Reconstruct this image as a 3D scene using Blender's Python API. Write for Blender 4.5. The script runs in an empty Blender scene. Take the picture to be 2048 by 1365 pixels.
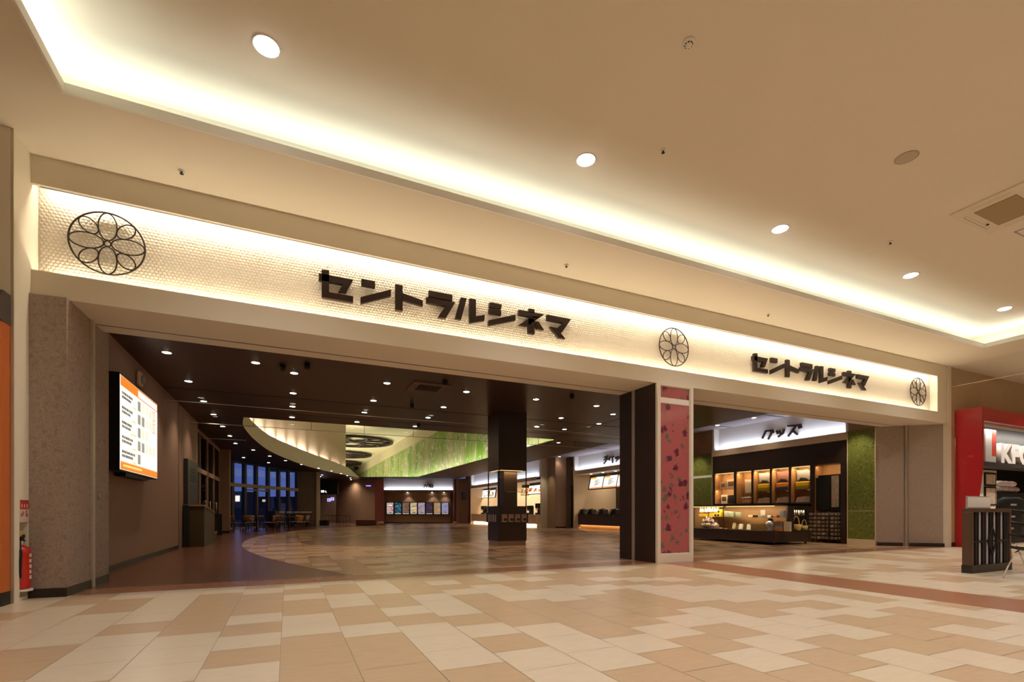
import bpy, bmesh, math, random
from mathutils import Vector, Matrix
random.seed(11)
S = bpy.context.scene
C = S.collection
PI = math.pi
# ------------------------------------------------------------------ camera, world, exposure
F_PX, U0, HOR, CAM_H = 978.0, 1024.0, 1025.0, 1.0
YAW = math.atan2(U0 - 575.0, F_PX)
cam_d = bpy.data.cameras.new('camera')
cam = bpy.data.objects.new('camera', cam_d)
C.objects.link(cam)
cam.location = (0, 0, CAM_H)
cam.rotation_euler = (PI / 2, 0, -YAW)
cam_d.sensor_width = 36.0
cam_d.lens = F_PX / 2048 * 36.0
cam_d.shift_y = (HOR - 682.5) / 2048
cam_d.clip_end = 400
S.camera = cam
S.view_settings.view_transform = 'Standard'
S.view_settings.look = 'None'
S.view_settings.gamma = 1.0
S.view_settings.exposure = 0.0
S.view_settings.use_curve_mapping = False
S.cycles.use_denoising = True
S.cycles.max_bounces = 7
S.cycles.diffuse_bounces = 5
S.cycles.glossy_bounces = 4
S.cycles.transmission_bounces = 4
S.cycles.transparent_max_bounces = 12
S.cycles.sample_clamp_indirect = 4.0
S.cycles.caustics_reflective = False
S.cycles.caustics_refractive = False
W = bpy.data.worlds.new('dusk_sky')
S.world = W
W.use_nodes = True
_bg = W.node_tree.nodes['Background']
_tc = W.node_tree.nodes.new('ShaderNodeTexCoord')
_sx = W.node_tree.nodes.new('ShaderNodeSeparateXYZ')
_rp = W.node_tree.nodes.new('ShaderNodeValToRGB')
_rp.color_ramp.elements[0].position = 0.0
_rp.color_ramp.elements[0].color = (0.10, 0.15, 0.42, 1)
_rp.color_ramp.elements[1].position = 0.35
_rp.color_ramp.elements[1].color = (0.055, 0.095, 0.30, 1)
W.node_tree.links.new(_tc.outputs['Generated'], _sx.inputs[0])
W.node_tree.links.new(_sx.outputs['Z'], _rp.inputs['Fac'])
W.node_tree.links.new(_rp.outputs['Color'], _bg.inputs['Color'])
_bg.inputs['Strength'].default_value = 1.0

# a photograph pixel followed to a plane of the place
_s, _c = math.sin(YAW), math.cos(YAW)
def _ray(u, v):
    xc = (u - U0) / F_PX
    return (_s + xc * _c, _c - xc * _s, (HOR - v) / F_PX)
def onZ(u, v, z):
    d = _ray(u, v); t = (z - CAM_H) / d[2]
    return Vector((d[0] * t, d[1] * t, z))
def onX(u, v, x):
    d = _ray(u, v); t = x / d[0]
    return Vector((x, d[1] * t, CAM_H + d[2] * t))
def onY(u, v, y):
    d = _ray(u, v); t = y / d[1]
    return Vector((d[0] * t, y, CAM_H + d[2] * t))
def onD(u, v, dep):
    d = _ray(u, v)
    return Vector((d[0] * dep, d[1] * dep, CAM_H + d[2] * dep))

# ------------------------------------------------------------------ lights
def kelvin(k):
    return {2700: (1, .62, .30), 3000: (1, .70, .40), 3500: (1, .79, .56), 4000: (1, .87, .70), 5000: (1, .95, .90), 6500: (.90, .93, 1.0), 8000: (.74, .80, 1.0)}[k]
def area(name, loc, rot, sx, sy, power, col, spread=PI):
    l = bpy.data.lights.new(name, 'AREA')
    l.shape = 'RECTANGLE'; l.size = sx; l.size_y = sy
    l.energy = power; l.color = col; l.spread = spread
    o = bpy.data.objects.new(name, l); C.objects.link(o)
    o.location = loc; o.rotation_euler = rot
    return o
def area_dir(name, p0, p1, width, direction, power, col, spread=PI):
    """a long strip lamp from p0 to p1 that shines along direction"""
    p0, p1, d = Vector(p0), Vector(p1), Vector(direction).normalized()
    x = (p1 - p0).normalized(); z = -d; z = (z - x * z.dot(x)).normalized(); y = z.cross(x)
    o = area(name, (0, 0, 0), (0, 0, 0), (p1 - p0).length, width, power, col, spread)
    m = Matrix((x, y, z)).transposed().to_4x4(); m.translation = (p0 + p1) / 2
    o.matrix_world = m
    return o
def spot(name, loc, power, col, angle=100, blend=.8, rad=.05, rot=(0, 0, 0)):
    l = bpy.data.lights.new(name, 'SPOT')
    l.energy = power; l.color = col; l.spot_size = math.radians(angle); l.spot_blend = blend; l.shadow_soft_size = rad
    o = bpy.data.objects.new(name, l); C.objects.link(o)
    o.location = loc; o.rotation_euler = rot
    return o
WARM, NEUT, COOL = kelvin(3000), kelvin(4000), kelvin(8000)
COVE = (.88, 1.0, .92)
area_dir('sign_letter_fill', (18.0, 6.98, 3.45), (24, 6.98, 3.45), .06, (0, .5, -1), 60, (1, .92, .84))  # added strip light under the header, brightens the white letters
for _x in (20.5, 24.5): spot('mall_fill_spot', (_x, 4.9, 5.1), 760, (1, .94, .88), 125, 1.0, .1)  # extra spots added out of view to brighten the wood wall
ZL, ZU = 5.19, 5.62          # lower rim and raised field of the mall ceiling
ZI, ZS, ZA = 4.0, 4.42, 9.2  # cinema ceiling, ceiling by the shops, ceiling of the tall hall
# cove of the mall ceiling
area_dir('cove_lamp_front', (-2.2, 6.50, 5.235), (16.3, 6.50, 5.235), .05, (0, -.35, 1), 76, COVE)
area_dir('cove_lamp_side', (-2.22, 6.4, 5.235), (-2.22, -4.8, 5.235), .05, (.35, 0, 1), 52, COVE)
area_dir('cove_lamp_far_side', (16.3, 6.4, 5.235), (16.3, -4.8, 5.235), .05, (-.35, 0, 1), 52, COVE)
# sign cove in the entrance beam
area_dir('sign_cove_lamp', (-2.6, 7.625, 4.945), (16.6, 7.625, 4.945), .04, (0, .35, -1), 160, (1, .86, .66))
area_dir('sign_sill_lamp', (-2.6, 7.655, 3.80), (16.6, 7.655, 3.80), .03, (0, .05, 1), 92, (1, .84, .60))
# signs over the shops
area_dir('goods_sign_lamp', (16.12, 9.7, 3.56), (16.12, 14.8, 3.56), .05, (.30, 0, 1), 26, COOL)
area_dir('ticket_sign_lamp', (16.12, 20.3, 3.56), (16.12, 25.6, 3.56), .05, (.30, 0, 1), 26, COOL)
area_dir('food_sign_lamp', (14.42, 27.6, 3.30), (14.42, 39.4, 3.30), .05, (.30, 0, 1), 60, COOL)
# ------------------------------------------------------------------ materials
def nt(name):
    m = bpy.data.materials.new(name); m.use_nodes = True
    n = m.node_tree.nodes; l = m.node_tree.links
    return m, n, l, n['Principled BSDF']
def pm(name, col, rough=.5, metal=0, spec=.5, noise=None, bump=None, emit=None, estr=0, coat=0):
    m, n, l, b = nt(name)
    b.inputs['Base Color'].default_value = (*col, 1)
    b.inputs['Roughness'].default_value = rough
    b.inputs['Metallic'].default_value = metal
    b.inputs['Specular IOR Level'].default_value = spec
    b.inputs['Coat Weight'].default_value = coat
    if emit:
        b.inputs['Emission Color'].default_value = (*emit, 1)
        b.inputs['Emission Strength'].default_value = estr
    if noise or bump:
        tc = n.new('ShaderNodeTexCoord')
    if noise:
        sc, amt = noise
        t = n.new('ShaderNodeTexNoise'); t.inputs['Scale'].default_value = sc; t.inputs['Detail'].default_value = 4
        l.new(tc.outputs['Object'], t.inputs['Vector'])
        mx = n.new('ShaderNodeMix'); mx.data_type = 'RGBA'
        mx.inputs[6].default_value = (*[max(0, c * (1 - amt)) for c in col], 1)
        mx.inputs[7].default_value = (*[min(1, c * (1 + amt)) for c in col], 1)
        l.new(t.outputs['Fac'], mx.inputs[0]); l.new(mx.outputs[2], b.inputs['Base Color'])
    if bump:
        sc, st_ = bump
        t2 = n.new('ShaderNodeTexNoise'); t2.inputs['Scale'].default_value = sc
        l.new(tc.outputs['Object'], t2.inputs['Vector'])
        bp = n.new('ShaderNodeBump'); bp.inputs['Strength'].default_value = st_; bp.inputs['Distance'].default_value = .01
        l.new(t2.outputs['Fac'], bp.inputs['Height']); l.new(bp.outputs['Normal'], b.inputs['Normal'])
    return m
def em(name, col, strength):
    m, n, l, b = nt(name)
    b.inputs['Base Color'].default_value = (.02, .02, .02, 1)
    b.inputs['Emission Color'].default_value = (*col, 1)
    b.inputs['Emission Strength'].default_value = strength
    b.inputs['Roughness'].default_value = .3
    return m
def em_noise(name, cols, strength, scale):
    m = em(name, cols[0], strength); n = m.node_tree.nodes; l = m.node_tree.links
    tc = n.new('ShaderNodeTexCoord'); t = n.new('ShaderNodeTexNoise'); t.inputs['Scale'].default_value = scale; t.inputs['Detail'].default_value = 3; t.inputs['Distortion'].default_value = .8
    r = n.new('ShaderNodeValToRGB'); r.color_ramp.elements[0].position = .32; r.color_ramp.elements[1].position = .68
    mid = r.color_ramp.elements.new(.5)
    for e_, c_ in zip(r.color_ramp.elements, cols): e_.color = (*c_, 1)
    l.new(tc.outputs['Object'], t.inputs['Vector']); l.new(t.outputs['Fac'], r.inputs['Fac']); l.new(r.outputs['Color'], n['Principled BSDF'].inputs['Emission Color'])
    return m
def glass(name, tint=(1, 1, 1), refl=.08):
    m, n, l, b = nt(name)
    n.remove(b)
    t = n.new('ShaderNodeBsdfTransparent'); t.inputs[0].default_value = (*tint, 1)
    g = n.new('ShaderNodeBsdfGlossy'); g.inputs['Roughness'].default_value = .02
    f = n.new('ShaderNodeLayerWeight'); f.inputs['Blend'].default_value = .5
    pw = n.new('ShaderNodeMath'); pw.operation = 'POWER'; pw.inputs[1].default_value = 4; l.new(f.outputs['Facing'], pw.inputs[0])
    ml = n.new('ShaderNodeMath'); ml.operation = 'MULTIPLY_ADD'; ml.inputs[1].default_value = refl * 3; ml.inputs[2].default_value = refl * .3
    mx = n.new('ShaderNodeMixShader')
    l.new(pw.outputs[0], ml.inputs[0]); l.new(ml.outputs[0], mx.inputs[0]); l.new(t.outputs[0], mx.inputs[1]); l.new(g.outputs[0], mx.inputs[2])
    l.new(mx.outputs[0], n['Material Output'].inputs[0])
    return m
def flower(name, base, spots, fine=.25, scale=3.0, rough=.8, gloss=None):
    """patterned wall covering: base colour, fine grain, layers of blossom-like blots (colour, scale, threshold)"""
    m, n, l, b = nt(name)
    b.inputs['Roughness'].default_value = rough
    if gloss: b.inputs['Coat Weight'].default_value = gloss; b.inputs['Coat Roughness'].default_value = .08
    tc = n.new('ShaderNodeTexCoord')
    t = n.new('ShaderNodeTexNoise'); t.inputs['Scale'].default_value = 60; t.inputs['Detail'].default_value = 3
    l.new(tc.outputs['Object'], t.inputs['Vector'])
    mx = n.new('ShaderNodeMix'); mx.data_type = 'RGBA'
    mx.inputs[6].default_value = (*[c * (1 - fine) for c in base], 1); mx.inputs[7].default_value = (*[min(1, c * (1 + fine)) for c in base], 1)
    l.new(t.outputs['Fac'], mx.inputs[0]); out = mx.outputs[2]
    wob = n.new('ShaderNodeTexNoise'); wob.inputs['Scale'].default_value = 14
    l.new(tc.outputs['Object'], wob.inputs['Vector'])
    for k, (col, sc, th) in enumerate(spots):
        ad = n.new('ShaderNodeVectorMath'); ad.operation = 'MULTIPLY_ADD'
        ad.inputs[1].default_value = (.15, .15, .15); ad.inputs[2].default_value = (k * 3.7, k * 1.9, k * 2.3)
        l.new(wob.outputs['Color'], ad.inputs[0])
        ad2 = n.new('ShaderNodeVectorMath'); ad2.operation = 'ADD'
        l.new(tc.outputs['Object'], ad2.inputs[0]); l.new(ad.outputs[0], ad2.inputs[1])
        v = n.new('ShaderNodeTexVoronoi'); v.inputs['Scale'].default_value = sc
        l.new(ad2.outputs[0], v.inputs['Vector'])
        r = n.new('ShaderNodeMapRange'); r.inputs[1].default_value = th; r.inputs[2].default_value = th * 1.35; r.inputs[3].default_value = 1; r.inputs[4].default_value = 0
        l.new(v.outputs['Distance'], r.inputs[0])
        m2 = n.new('ShaderNodeMix'); m2.data_type = 'RGBA'
        m2.inputs[7].default_value = (*col, 1)
        l.new(r.outputs[0], m2.inputs[0]); l.new(out, m2.inputs[6]); out = m2.outputs[2]
    l.new(out, b.inputs['Base Color'])
    return m
M = {}
M['paint'] = pm('cream_paint', (.80, .74, .62), .75, noise=(1.5, .03))
M['ceil'] = pm('ceiling_paint', (.78, .71, .59), .9, noise=(.8, .03))
M['white'] = pm('white_paint', (.85, .82, .76), .6)
M['hallw'] = pm('hall_wall_paint', (.60, .50, .38), .7)
M['hallp'] = pm('hall_ceiling_paint', (.72, .66, .46), .8)
M['hexp'] = pm('embossed_white', (.86, .80, .68), .55)
M['letter'] = pm('dark_brown_metal', (.028, .014, .009), .5, spec=.25)
M['wallp'] = flower('brown_floral_wallpaper', (.37, .29, .24), [((.285, .225, .188), 9, .22), ((.30, .236, .197), 26, .30)], .38)
M['wallp2'] = flower('fine_floral_wallpaper', (.37, .29, .24), [((.30, .236, .196), 22, .25), ((.30, .236, .196), 47, .25)], .35)
M['taupe'] = pm('taupe_wall', (.30, .19, .145), .75, noise=(50, .22))
M['taupe2'] = pm('taupe_far_wall', (.33, .215, .15), .75, noise=(30, .12))
M['dkwood'] = pm('dark_wood', (.030, .017, .012), .42, noise=(9, .25))
M['dkbase'] = pm('dark_baseboard', (.018, .013, .011), .4)
M['dkceil'] = pm('dark_ceiling', (.042, .023, .016), .38, noise=(2, .1))
M['dkceil2'] = pm('brown_soffit', (.085, .055, .038), .6)
M['shopceil'] = pm('grey_shop_ceiling', (.42, .39, .40), .6)
M['black'] = pm('black_plastic', (.010, .010, .010), .5, spec=.3)
M['blackm'] = pm('black_matte', (.010, .009, .009), .7)
M['chrome'] = pm('chrome', (.75, .74, .72), .18, 1)
M['steel'] = pm('pale_metal_trim', (.62, .56, .47), .35, .6)
M['cream2'] = pm('cream_surface', (.74, .60, .42), .6)
M['red'] = pm('gloss_red', (.42, .012, .018), .3, coat=.3)
M['exred'] = pm('extinguisher_red', (.55, .015, .008), .25, coat=.4)
M['orange'] = pm('orange_panel', (.52, .135, .028), .45)
M['yellow'] = pm('yellow_plastic', (.80, .52, .03), .4)
M['glass'] = glass('clear_glass', (.97, .98, .97), .05)
M['dglass'] = glass('dark_glass', (.40, .40, .42), .12)
M['wglass'] = glass('window_glass', (.85, .87, .92), .10)
M['woodlt'] = pm('light_wood', (.50, .30, .13), .45, noise=(12, .2))
M['woodmid'] = pm('mid_wood', (.22, .105, .05), .45, noise=(12, .2))
M['niche'] = pm('amber_wood', (.42, .235, .105), .5, noise=(8, .15))
M['walnutwall'] = pm('wood_veneer_wall', (.50, .36, .22), .5, noise=(6, .12))
M['grey'] = pm('grey_plastic', (.35, .33, .31), .5)
M['paper'] = pm('paper_white', (.80, .76, .72), .6)
M['mulberry'] = pm('mullion_metal', (.33, .22, .13), .45)
M['mullion'] = pm('dark_mullion', (.035, .026, .022), .5)
M['pink'] = flower('pink_floral_panel', (.43, .10, .115), [((.11, .13, .10), 4.6, .21), ((.22, .17, .07), 5.6, .17), ((.12, .012, .045), 4.2, .25)], .5, rough=.35, gloss=.5)
M['redflower'] = flower('red_floral_panel', (.28, .035, .025), [((.16, .02, .02), 5, .2)], .3, rough=.45)
M['greenp'] = flower('green_floral_panel', (.17, .19, .035), [((.085, .12, .018), 9, .25), ((.32, .30, .09), 8, .16), ((.12, .16, .025), 17, .25)], .5, rough=.45)
M['lens'] = em('lamp_lens', (1, .96, .90), 22)
M['lens2'] = em('small_lamp_lens', (1, .90, .74), 16)
M['lensb'] = em('cool_lamp_lens', (.80, .86, 1), 14)
M['strip'] = em('warm_strip_lamp', (1, .58, .22), 1.5)
M['scr_white'] = em('screen_white', (1, .93, .80), 1.25)
M['scr_orange'] = em('screen_orange', (1, .27, .02), .95)
M['scr_grey'] = em('screen_grey', (.42, .39, .34), .8)
M['scr_dark'] = em('screen_dark', (.10, .09, .08), .6)
M['scr_yellow'] = em('screen_yellow', (1, .78, .22), 1.0)
M['scr_blue'] = em('screen_blue', (.25, .32, 1), 0.84)
M['scr_red'] = em('screen_red', (.75, .08, .05), 0.50)
M['scr_teal'] = em('screen_teal', (.05, .30, .36), 0.39)
M['scr_plum'] = em('screen_plum', (.30, .10, .20), 0.39)
M['scr_sand'] = em('screen_sand', (.75, .52, .28), 0.42)
M['scr_brown'] = em('screen_brown', (.22, .13, .08), 0.42)
M['scr_black'] = em('screen_black', (.02, .016, .02), .5)
M['scr_lav'] = em('screen_lavender', (.35, .34, .62), 0.48)

# ------------------------------------------------------------------ geometry helpers
class B:
    def __init__(s): s.bm = bmesh.new(); s.mi = 0
    def face(s, pts, mi=None):
        vs = [s.bm.verts.new(p) for p in pts]
        f = s.bm.faces.new(vs); f.material_index = s.mi if mi is None else mi
        return f
    def box(s, x0, x1, y0, y1, z0, z1, mi=None):
        v = [s.bm.verts.new(p) for p in ((x0, y0, z0), (x1, y0, z0), (x1, y1, z0), (x0, y1, z0), (x0, y0, z1), (x1, y0, z1), (x1, y1, z1), (x0, y1, z1))]
        for q in ((0, 3, 2, 1), (4, 5, 6, 7), (0, 1, 5, 4), (1, 2, 6, 5), (2, 3, 7, 6), (3, 0, 4, 7)):
            f = s.bm.faces.new([v[i] for i in q]); f.material_index = s.mi if mi is None else mi
        return s
    def prism(s, pts, a, b, plane='xz', mi=None):
        """polygon extruded from a to b: plane xz runs along y, yz along x, xy along z"""
        def P(p, t): return (p[0], t, p[1]) if plane == 'xz' else ((t, p[0], p[1]) if plane == 'yz' else (p[0], p[1], t))
        lo = [s.bm.verts.new(P(p, a)) for p in pts]; hi = [s.bm.verts.new(P(p, b)) for p in pts]
        fs = [s.bm.faces.new(lo[::-1]), s.bm.faces.new(hi)]
        n = len(pts)
        for i in range(n): fs.append(s.bm.faces.new((lo[i], lo[(i + 1) % n], hi[(i + 1) % n], hi[i])))
        for f in fs: f.material_index = s.mi if mi is None else mi
        return s
    def cyl(s, p0, p1, r, seg=12, r2=None, mi=None, cap=True):
        p0, p1 = Vector(p0), Vector(p1); d = (p1 - p0).normalized()
        a = d.orthogonal().normalized(); b2 = d.cross(a); r2 = r if r2 is None else r2
        lo = [s.bm.verts.new(p0 + (a * math.cos(2 * PI * i / seg) + b2 * math.sin(2 * PI * i / seg)) * r) for i in range(seg)]
        hi = [s.bm.verts.new(p1 + (a * math.cos(2 * PI * i / seg) + b2 * math.sin(2 * PI * i / seg)) * r2) for i in range(seg)]
        fs = [s.bm.faces.new((lo[i], lo[(i + 1) % seg], hi[(i + 1) % seg], hi[i])) for i in range(seg)]
        for f in fs: f.smooth = True
        if cap: fs += [s.bm.faces.new(lo[::-1]), s.bm.faces.new(hi)]
        for f in fs: f.material_index = s.mi if mi is None else mi
        return s
    def tube(s, pts, r, seg=8, closed=False, mi=None):
        pts = [Vector(p) for p in pts]; n = len(pts); rings = []
        flat = max(p.y for p in pts) - min(p.y for p in pts) < 1e-6
        for i, p in enumerate(pts):
            if closed: d = (pts[(i + 1) % n] - pts[i - 1]).normalized()
            else: d = (pts[min(i + 1, n - 1)] - pts[max(i - 1, 0)]).normalized()
            ref = Vector((0, 1, 0)) if flat else (Vector((0, 0, 1)) if abs(d.z) < .9 else Vector((1, 0, 0)))
            a = d.cross(ref).normalized(); b2 = d.cross(a)
            rings.append([s.bm.verts.new(p + (a * math.cos(2 * PI * k / seg) + b2 * math.sin(2 * PI * k / seg)) * r) for k in range(seg)])
        for i in range(n if closed else n - 1):
            A, Bq = rings[i], rings[(i + 1) % n]
            for k in range(seg):
                f = s.bm.faces.new((A[k], A[(k + 1) % seg], Bq[(k + 1) % seg], Bq[k])); f.smooth = True; f.material_index = s.mi if mi is None else mi
        if not closed:
            for q in (rings[0][::-1], rings[-1]):
                f = s.bm.faces.new(q); f.material_index = s.mi if mi is None else mi
        return s
    def lathe(s, prof, seg=20, c=(0, 0, 0), mi=None, sx=1, sy=1):
        rings = [[s.bm.verts.new((c[0] + r * sx * math.cos(2 * PI * k / seg), c[1] + r * sy * math.sin(2 * PI * k / seg), c[2] + z)) for k in range(seg)] for r, z in prof]
        fs = []
        for i in range(len(prof) - 1):
            for k in range(seg):
                f = s.bm.faces.new((rings[i][k], rings[i][(k + 1) % seg], rings[i + 1][(k + 1) % seg], rings[i + 1][k])); f.smooth = True; fs.append(f)
        fs += [s.bm.faces.new(rings[0][::-1]), s.bm.faces.new(rings[-1])]
        for f in fs: f.material_index = s.mi if mi is None else mi
        return s
    def ell(s, c, rx, ry, rz, seg=14, rings=8, mi=None):
        prof = [(max(.002, math.sin(PI * i / rings)), -math.cos(PI * i / rings) * rz) for i in range(rings + 1)]
        return s.lathe(prof, seg, c, mi, rx, ry)
    def build(s, name, mats, parent=None, loc=None, rz=0, bev=0):
        bmesh.ops.recalc_face_normals(s.bm, faces=s.bm.faces)
        me = bpy.data.meshes.new(name); s.bm.to_mesh(me); s.bm.free()
        for m in (mats if isinstance(mats, (list, tuple)) else [mats]): me.materials.append(M[m] if isinstance(m, str) else m)
        o = bpy.data.objects.new(name, me); C.objects.link(o)
        if parent is not None: o.parent = parent
        if loc is not None: o.location = loc
        if rz: o.rotation_euler = (0, 0, rz)
        if bev:
            md = o.modifiers.new('edge', 'BEVEL'); md.width = bev; md.segments = 2; md.limit_method = 'ANGLE'
        return o
def tag(o, label=None, cat=None, group=None, kind=None):
    if label: o['label'] = label
    if cat: o['category'] = cat
    if group: o['group'] = group
    if kind: o['kind'] = kind
    return o
def thing(name, label, cat, loc=(0, 0, 0), rz=0, group=None):
    o = bpy.data.objects.new(name, None); C.objects.link(o); o.empty_display_size = .1
    o.location = loc; o.rotation_euler = (0, 0, rz)
    return tag(o, label, cat, group)
def st(name, b, mats, bev=0, loc=None, rz=0):
    return tag(b.build(name, mats, None, loc, rz, bev), kind='structure')
def kids(o): return [c for c in o.children]
def dup(root, loc, rz=0, label=None, group=None):
    r = root.copy(); C.objects.link(r); r.location = loc; r.rotation_euler = (0, 0, rz)
    if label: r['label'] = label
    if group: r['group'] = group
    for ch in kids(root):
        c = ch.copy(); C.objects.link(c); c.parent = r
        for g in kids(ch):
            d = g.copy(); C.objects.link(d); d.parent = c
    return r
def text(name, body, size, m, parent, loc, rot=(PI / 2, 0, 0), ext=.004, off=0, align='LEFT', sx=1.0):
    cu = bpy.data.curves.new(name, 'FONT'); cu.body = body; cu.size = size; cu.extrude = ext; cu.offset = off; cu.align_x = align
    cu.resolution_u = 3
    tmp = bpy.data.objects.new(name, cu); C.objects.link(tmp)
    bpy.context.view_layer.update()
    me = bpy.data.meshes.new_from_object(tmp.evaluated_get(bpy.context.evaluated_depsgraph_get()))
    bpy.data.objects.remove(tmp); bpy.data.curves.remove(cu)
    me.materials.clear(); me.materials.append(M[m])
    o = bpy.data.objects.new(name, me); C.objects.link(o)
    o.parent = parent; o.location = loc; o.rotation_euler = rot; o.scale = (sx, 1, 1)
    return o
def ordn(i): return ('first', 'second', 'third', 'fourth', 'fifth', 'sixth', 'seventh', 'eighth', 'ninth', 'tenth', 'eleventh', 'twelfth', 'thirteenth', 'fourteenth')[i]
# ------------------------------------------------------------------ floor
def tile_mat(name, col, var=.10, rough=.28):
    m, n, l, b = nt(name)
    b.inputs['Roughness'].default_value = rough
    b.inputs['Specular IOR Level'].default_value = .45
    tc = n.new('ShaderNodeTexCoord')
    mp = n.new('ShaderNodeMapping'); mp.inputs['Scale'].default_value = (3, 14, 1)
    t = n.new('ShaderNodeTexNoise'); t.inputs['Scale'].default_value = 2.2; t.inputs['Detail'].default_value = 5
    l.new(tc.outputs['Object'], mp.inputs[0]); l.new(mp.outputs[0], t.inputs['Vector'])
    mx = n.new('ShaderNodeMix'); mx.data_type = 'RGBA'
    mx.inputs[6].default_value = (*[c * (1 - var) for c in col], 1); mx.inputs[7].default_value = (*[min(1, c * (1 + var)) for c in col], 1)
    l.new(t.outputs['Fac'], mx.inputs[0]); l.new(mx.outputs[2], b.inputs['Base Color'])
    return m
CREAM, TAN, TERRA, WALNUT = (.70, .575, .42), (.565, .40, .245), (.35, .15, .078), (.155, .062, .034)
M['t_cream'] = tile_mat('cream_floor_tile', CREAM)
M['t_tan'] = tile_mat('tan_floor_tile', TAN, .13)
M['t_terra'] = tile_mat('terracotta_floor_tile', TERRA, .16)
M['grout'] = pm('floor_grout', (.42, .34, .25), .8)
TX, TY, TX0, TY0 = .4558, .439, -.045, 1.67
CR = {-6: [(-20, 20), (22, 28)], -5: [(-20, 23)], -4: [(2, 10), (14, 20), (24, 28)], -3: [(9, 15), (17, 28)], -2: [(8, 14), (24, 28)],
      -1: [(1, 9), (11, 13), (15, 17), (23, 25)], 0: [(12, 16), (20, 22), (24, 26)], 1: [(11, 13), (17, 21), (25, 27)], 2: [(6, 12), (14, 16), (20, 26)],
      3: [(1, 7), (9, 11), (13, 19)], 4: [(-2, 0), (4, 10), (18, 20), (22, 24)], 5: [(5, 7), (15, 21)], 6: [(2, 4), (6, 8), (14, 18), (22, 26)],
      7: [(-1, 1), (3, 5), (7, 9), (15, 19), (21, 23)], 8: [(0, 2), (4, 10), (16, 18), (24, 26)], 9: [(-1, 1), (3, 7), (11, 17), (19, 21)],
      10: [(-4, -2), (6, 8), (10, 16), (18, 20), (24, 28)], 11: [(-5, 3), (5, 7), (9, 15), (17, 19), (23, 27)], 12: [(-6, 2), (6, 10), (12, 14), (24, 26)],
      13: [(-7, 7), (11, 19)], 14: [(-4, 4), (6, 16), (18, 22)]}
def is_cream(i, k):
    if i in CR and k >= -8: return any(a <= k < b for a, b in CR[i])
    return random.random() < .56
fl = B()
fl.face([(-8, -7, -.004), (32, -7, -.004), (32, 7.5, -.004), (-8, 7.5, -.004)], 0)
fl.face([(-8, -7, 0), (32, -7, 0), (32, -1.85, 0), (-8, -1.85, 0)], 1)
G = .0018
def tile(x0, x1, y0, y1, mi):
    if x1 - x0 > .02 and y1 - y0 > .02:
        fl.face([(x0 + G, y0 + G, 0), (x1 - G, y0 + G, 0), (x1 - G, y1 - G, 0), (x0 + G, y1 - G, 0)], mi)
SX0, SX1 = 6.64, 7.60                                # terracotta strip that runs towards the viewer
for i in range(-14, 66):
    xa, xb = TX0 + TX * i, TX0 + TX * (i + 1)
    k = -16 + (i % 2)
    if i % 2 == 0: tile(xa, xb, -1.85, TY0 - 16 * TY / 2, 1)
    while True:
        ya, yb = TY0 + k * TY / 2, TY0 + (k + 2) * TY / 2
        if ya > 7.5: break
        mi = 1 if is_cream(i, k) else 2
        ya, yb = max(ya, -1.85), min(yb, 7.5)
        if xb <= SX0 or xa >= SX1: tile(xa, xb, ya, yb, mi)
        elif xa < SX0: tile(xa, SX0, ya, yb, mi)
        elif xb > SX1: tile(SX1, xb, ya, yb, mi)
        k += 2
for j in range(-4, 18):
    ya, yb = -1.85 + (j + 4) * .445, -1.85 + (j + 5) * .445
    for q in range(2): tile(SX0 + q * .48, SX0 + (q + 1) * .48, ya, min(yb, 7.5), 3)
st('floor_mall', fl, ['grout', 't_cream', 't_tan', 't_terra'])
# cinema floor: tiles in two woods, terracotta border along the entrance, walnut sweep on the left
m, n, l, b = nt('cinema_floor')
b.inputs['Roughness'].default_value = .25
b.inputs['Specular IOR Level'].default_value = .5
tc = n.new('ShaderNodeTexCoord'); sp = n.new('ShaderNodeSeparateXYZ'); l.new(tc.outputs['Object'], sp.inputs[0])
def mth(op, a, b2=None, c2=None):
    q = n.new('ShaderNodeMath'); q.operation = op
    for k, v in enumerate((a, b2, c2)):
        if v is None: continue
        if isinstance(v, (int, float)): q.inputs[k].default_value = v
        else: l.new(v, q.inputs[k])
    return q.outputs[0]
def mixc(f, a, b2):
    q = n.new('ShaderNodeMix'); q.data_type = 'RGBA'
    l.new(f, q.inputs[0])
    for k, v in ((6, a), (7, b2)):
        if isinstance(v, tuple): q.inputs[k].default_value = (*v, 1)
        else: l.new(v, q.inputs[k])
    return q.outputs[2]
xs = mth('DIVIDE', mth('SUBTRACT', sp.outputs[0], TX0), TX); ci = mth('FLOOR', xs)
par = mth('MULTIPLY', mth('FLOORED_MODULO', ci, 2.0), .5)
ys = mth('SUBTRACT', mth('DIVIDE', mth('SUBTRACT', sp.outputs[1], TY0), TY), par); cj = mth('FLOOR', ys)
cb = n.new('ShaderNodeCombineXYZ'); l.new(ci, cb.inputs[0]); l.new(cj, cb.inputs[1])
wn = n.new('ShaderNodeTexWhiteNoise'); wn.noise_dimensions = '2D'; l.new(cb.outputs[0], wn.inputs['Vector'])
chk = mth('GREATER_THAN', wn.outputs['Value'], .52)
mp = n.new('ShaderNodeMapping'); mp.inputs['Scale'].default_value = (3, 14, 1); l.new(tc.outputs['Object'], mp.inputs[0])
nz = n.new('ShaderNodeTexNoise'); nz.inputs['Scale'].default_value = 2.2; nz.inputs['Detail'].default_value = 4; l.new(mp.outputs[0], nz.inputs['Vector'])
two = mixc(chk, (.62, .41, .265), (.46, .27, .15))
few = mth('GREATER_THAN', wn.outputs['Value'], .93)
two = mixc(few, two, (.33, .17, .085))
dx = mth('SUBTRACT', sp.outputs[0], 25.593); dy = mth('SUBTRACT', sp.outputs[1], 19.006)
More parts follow.
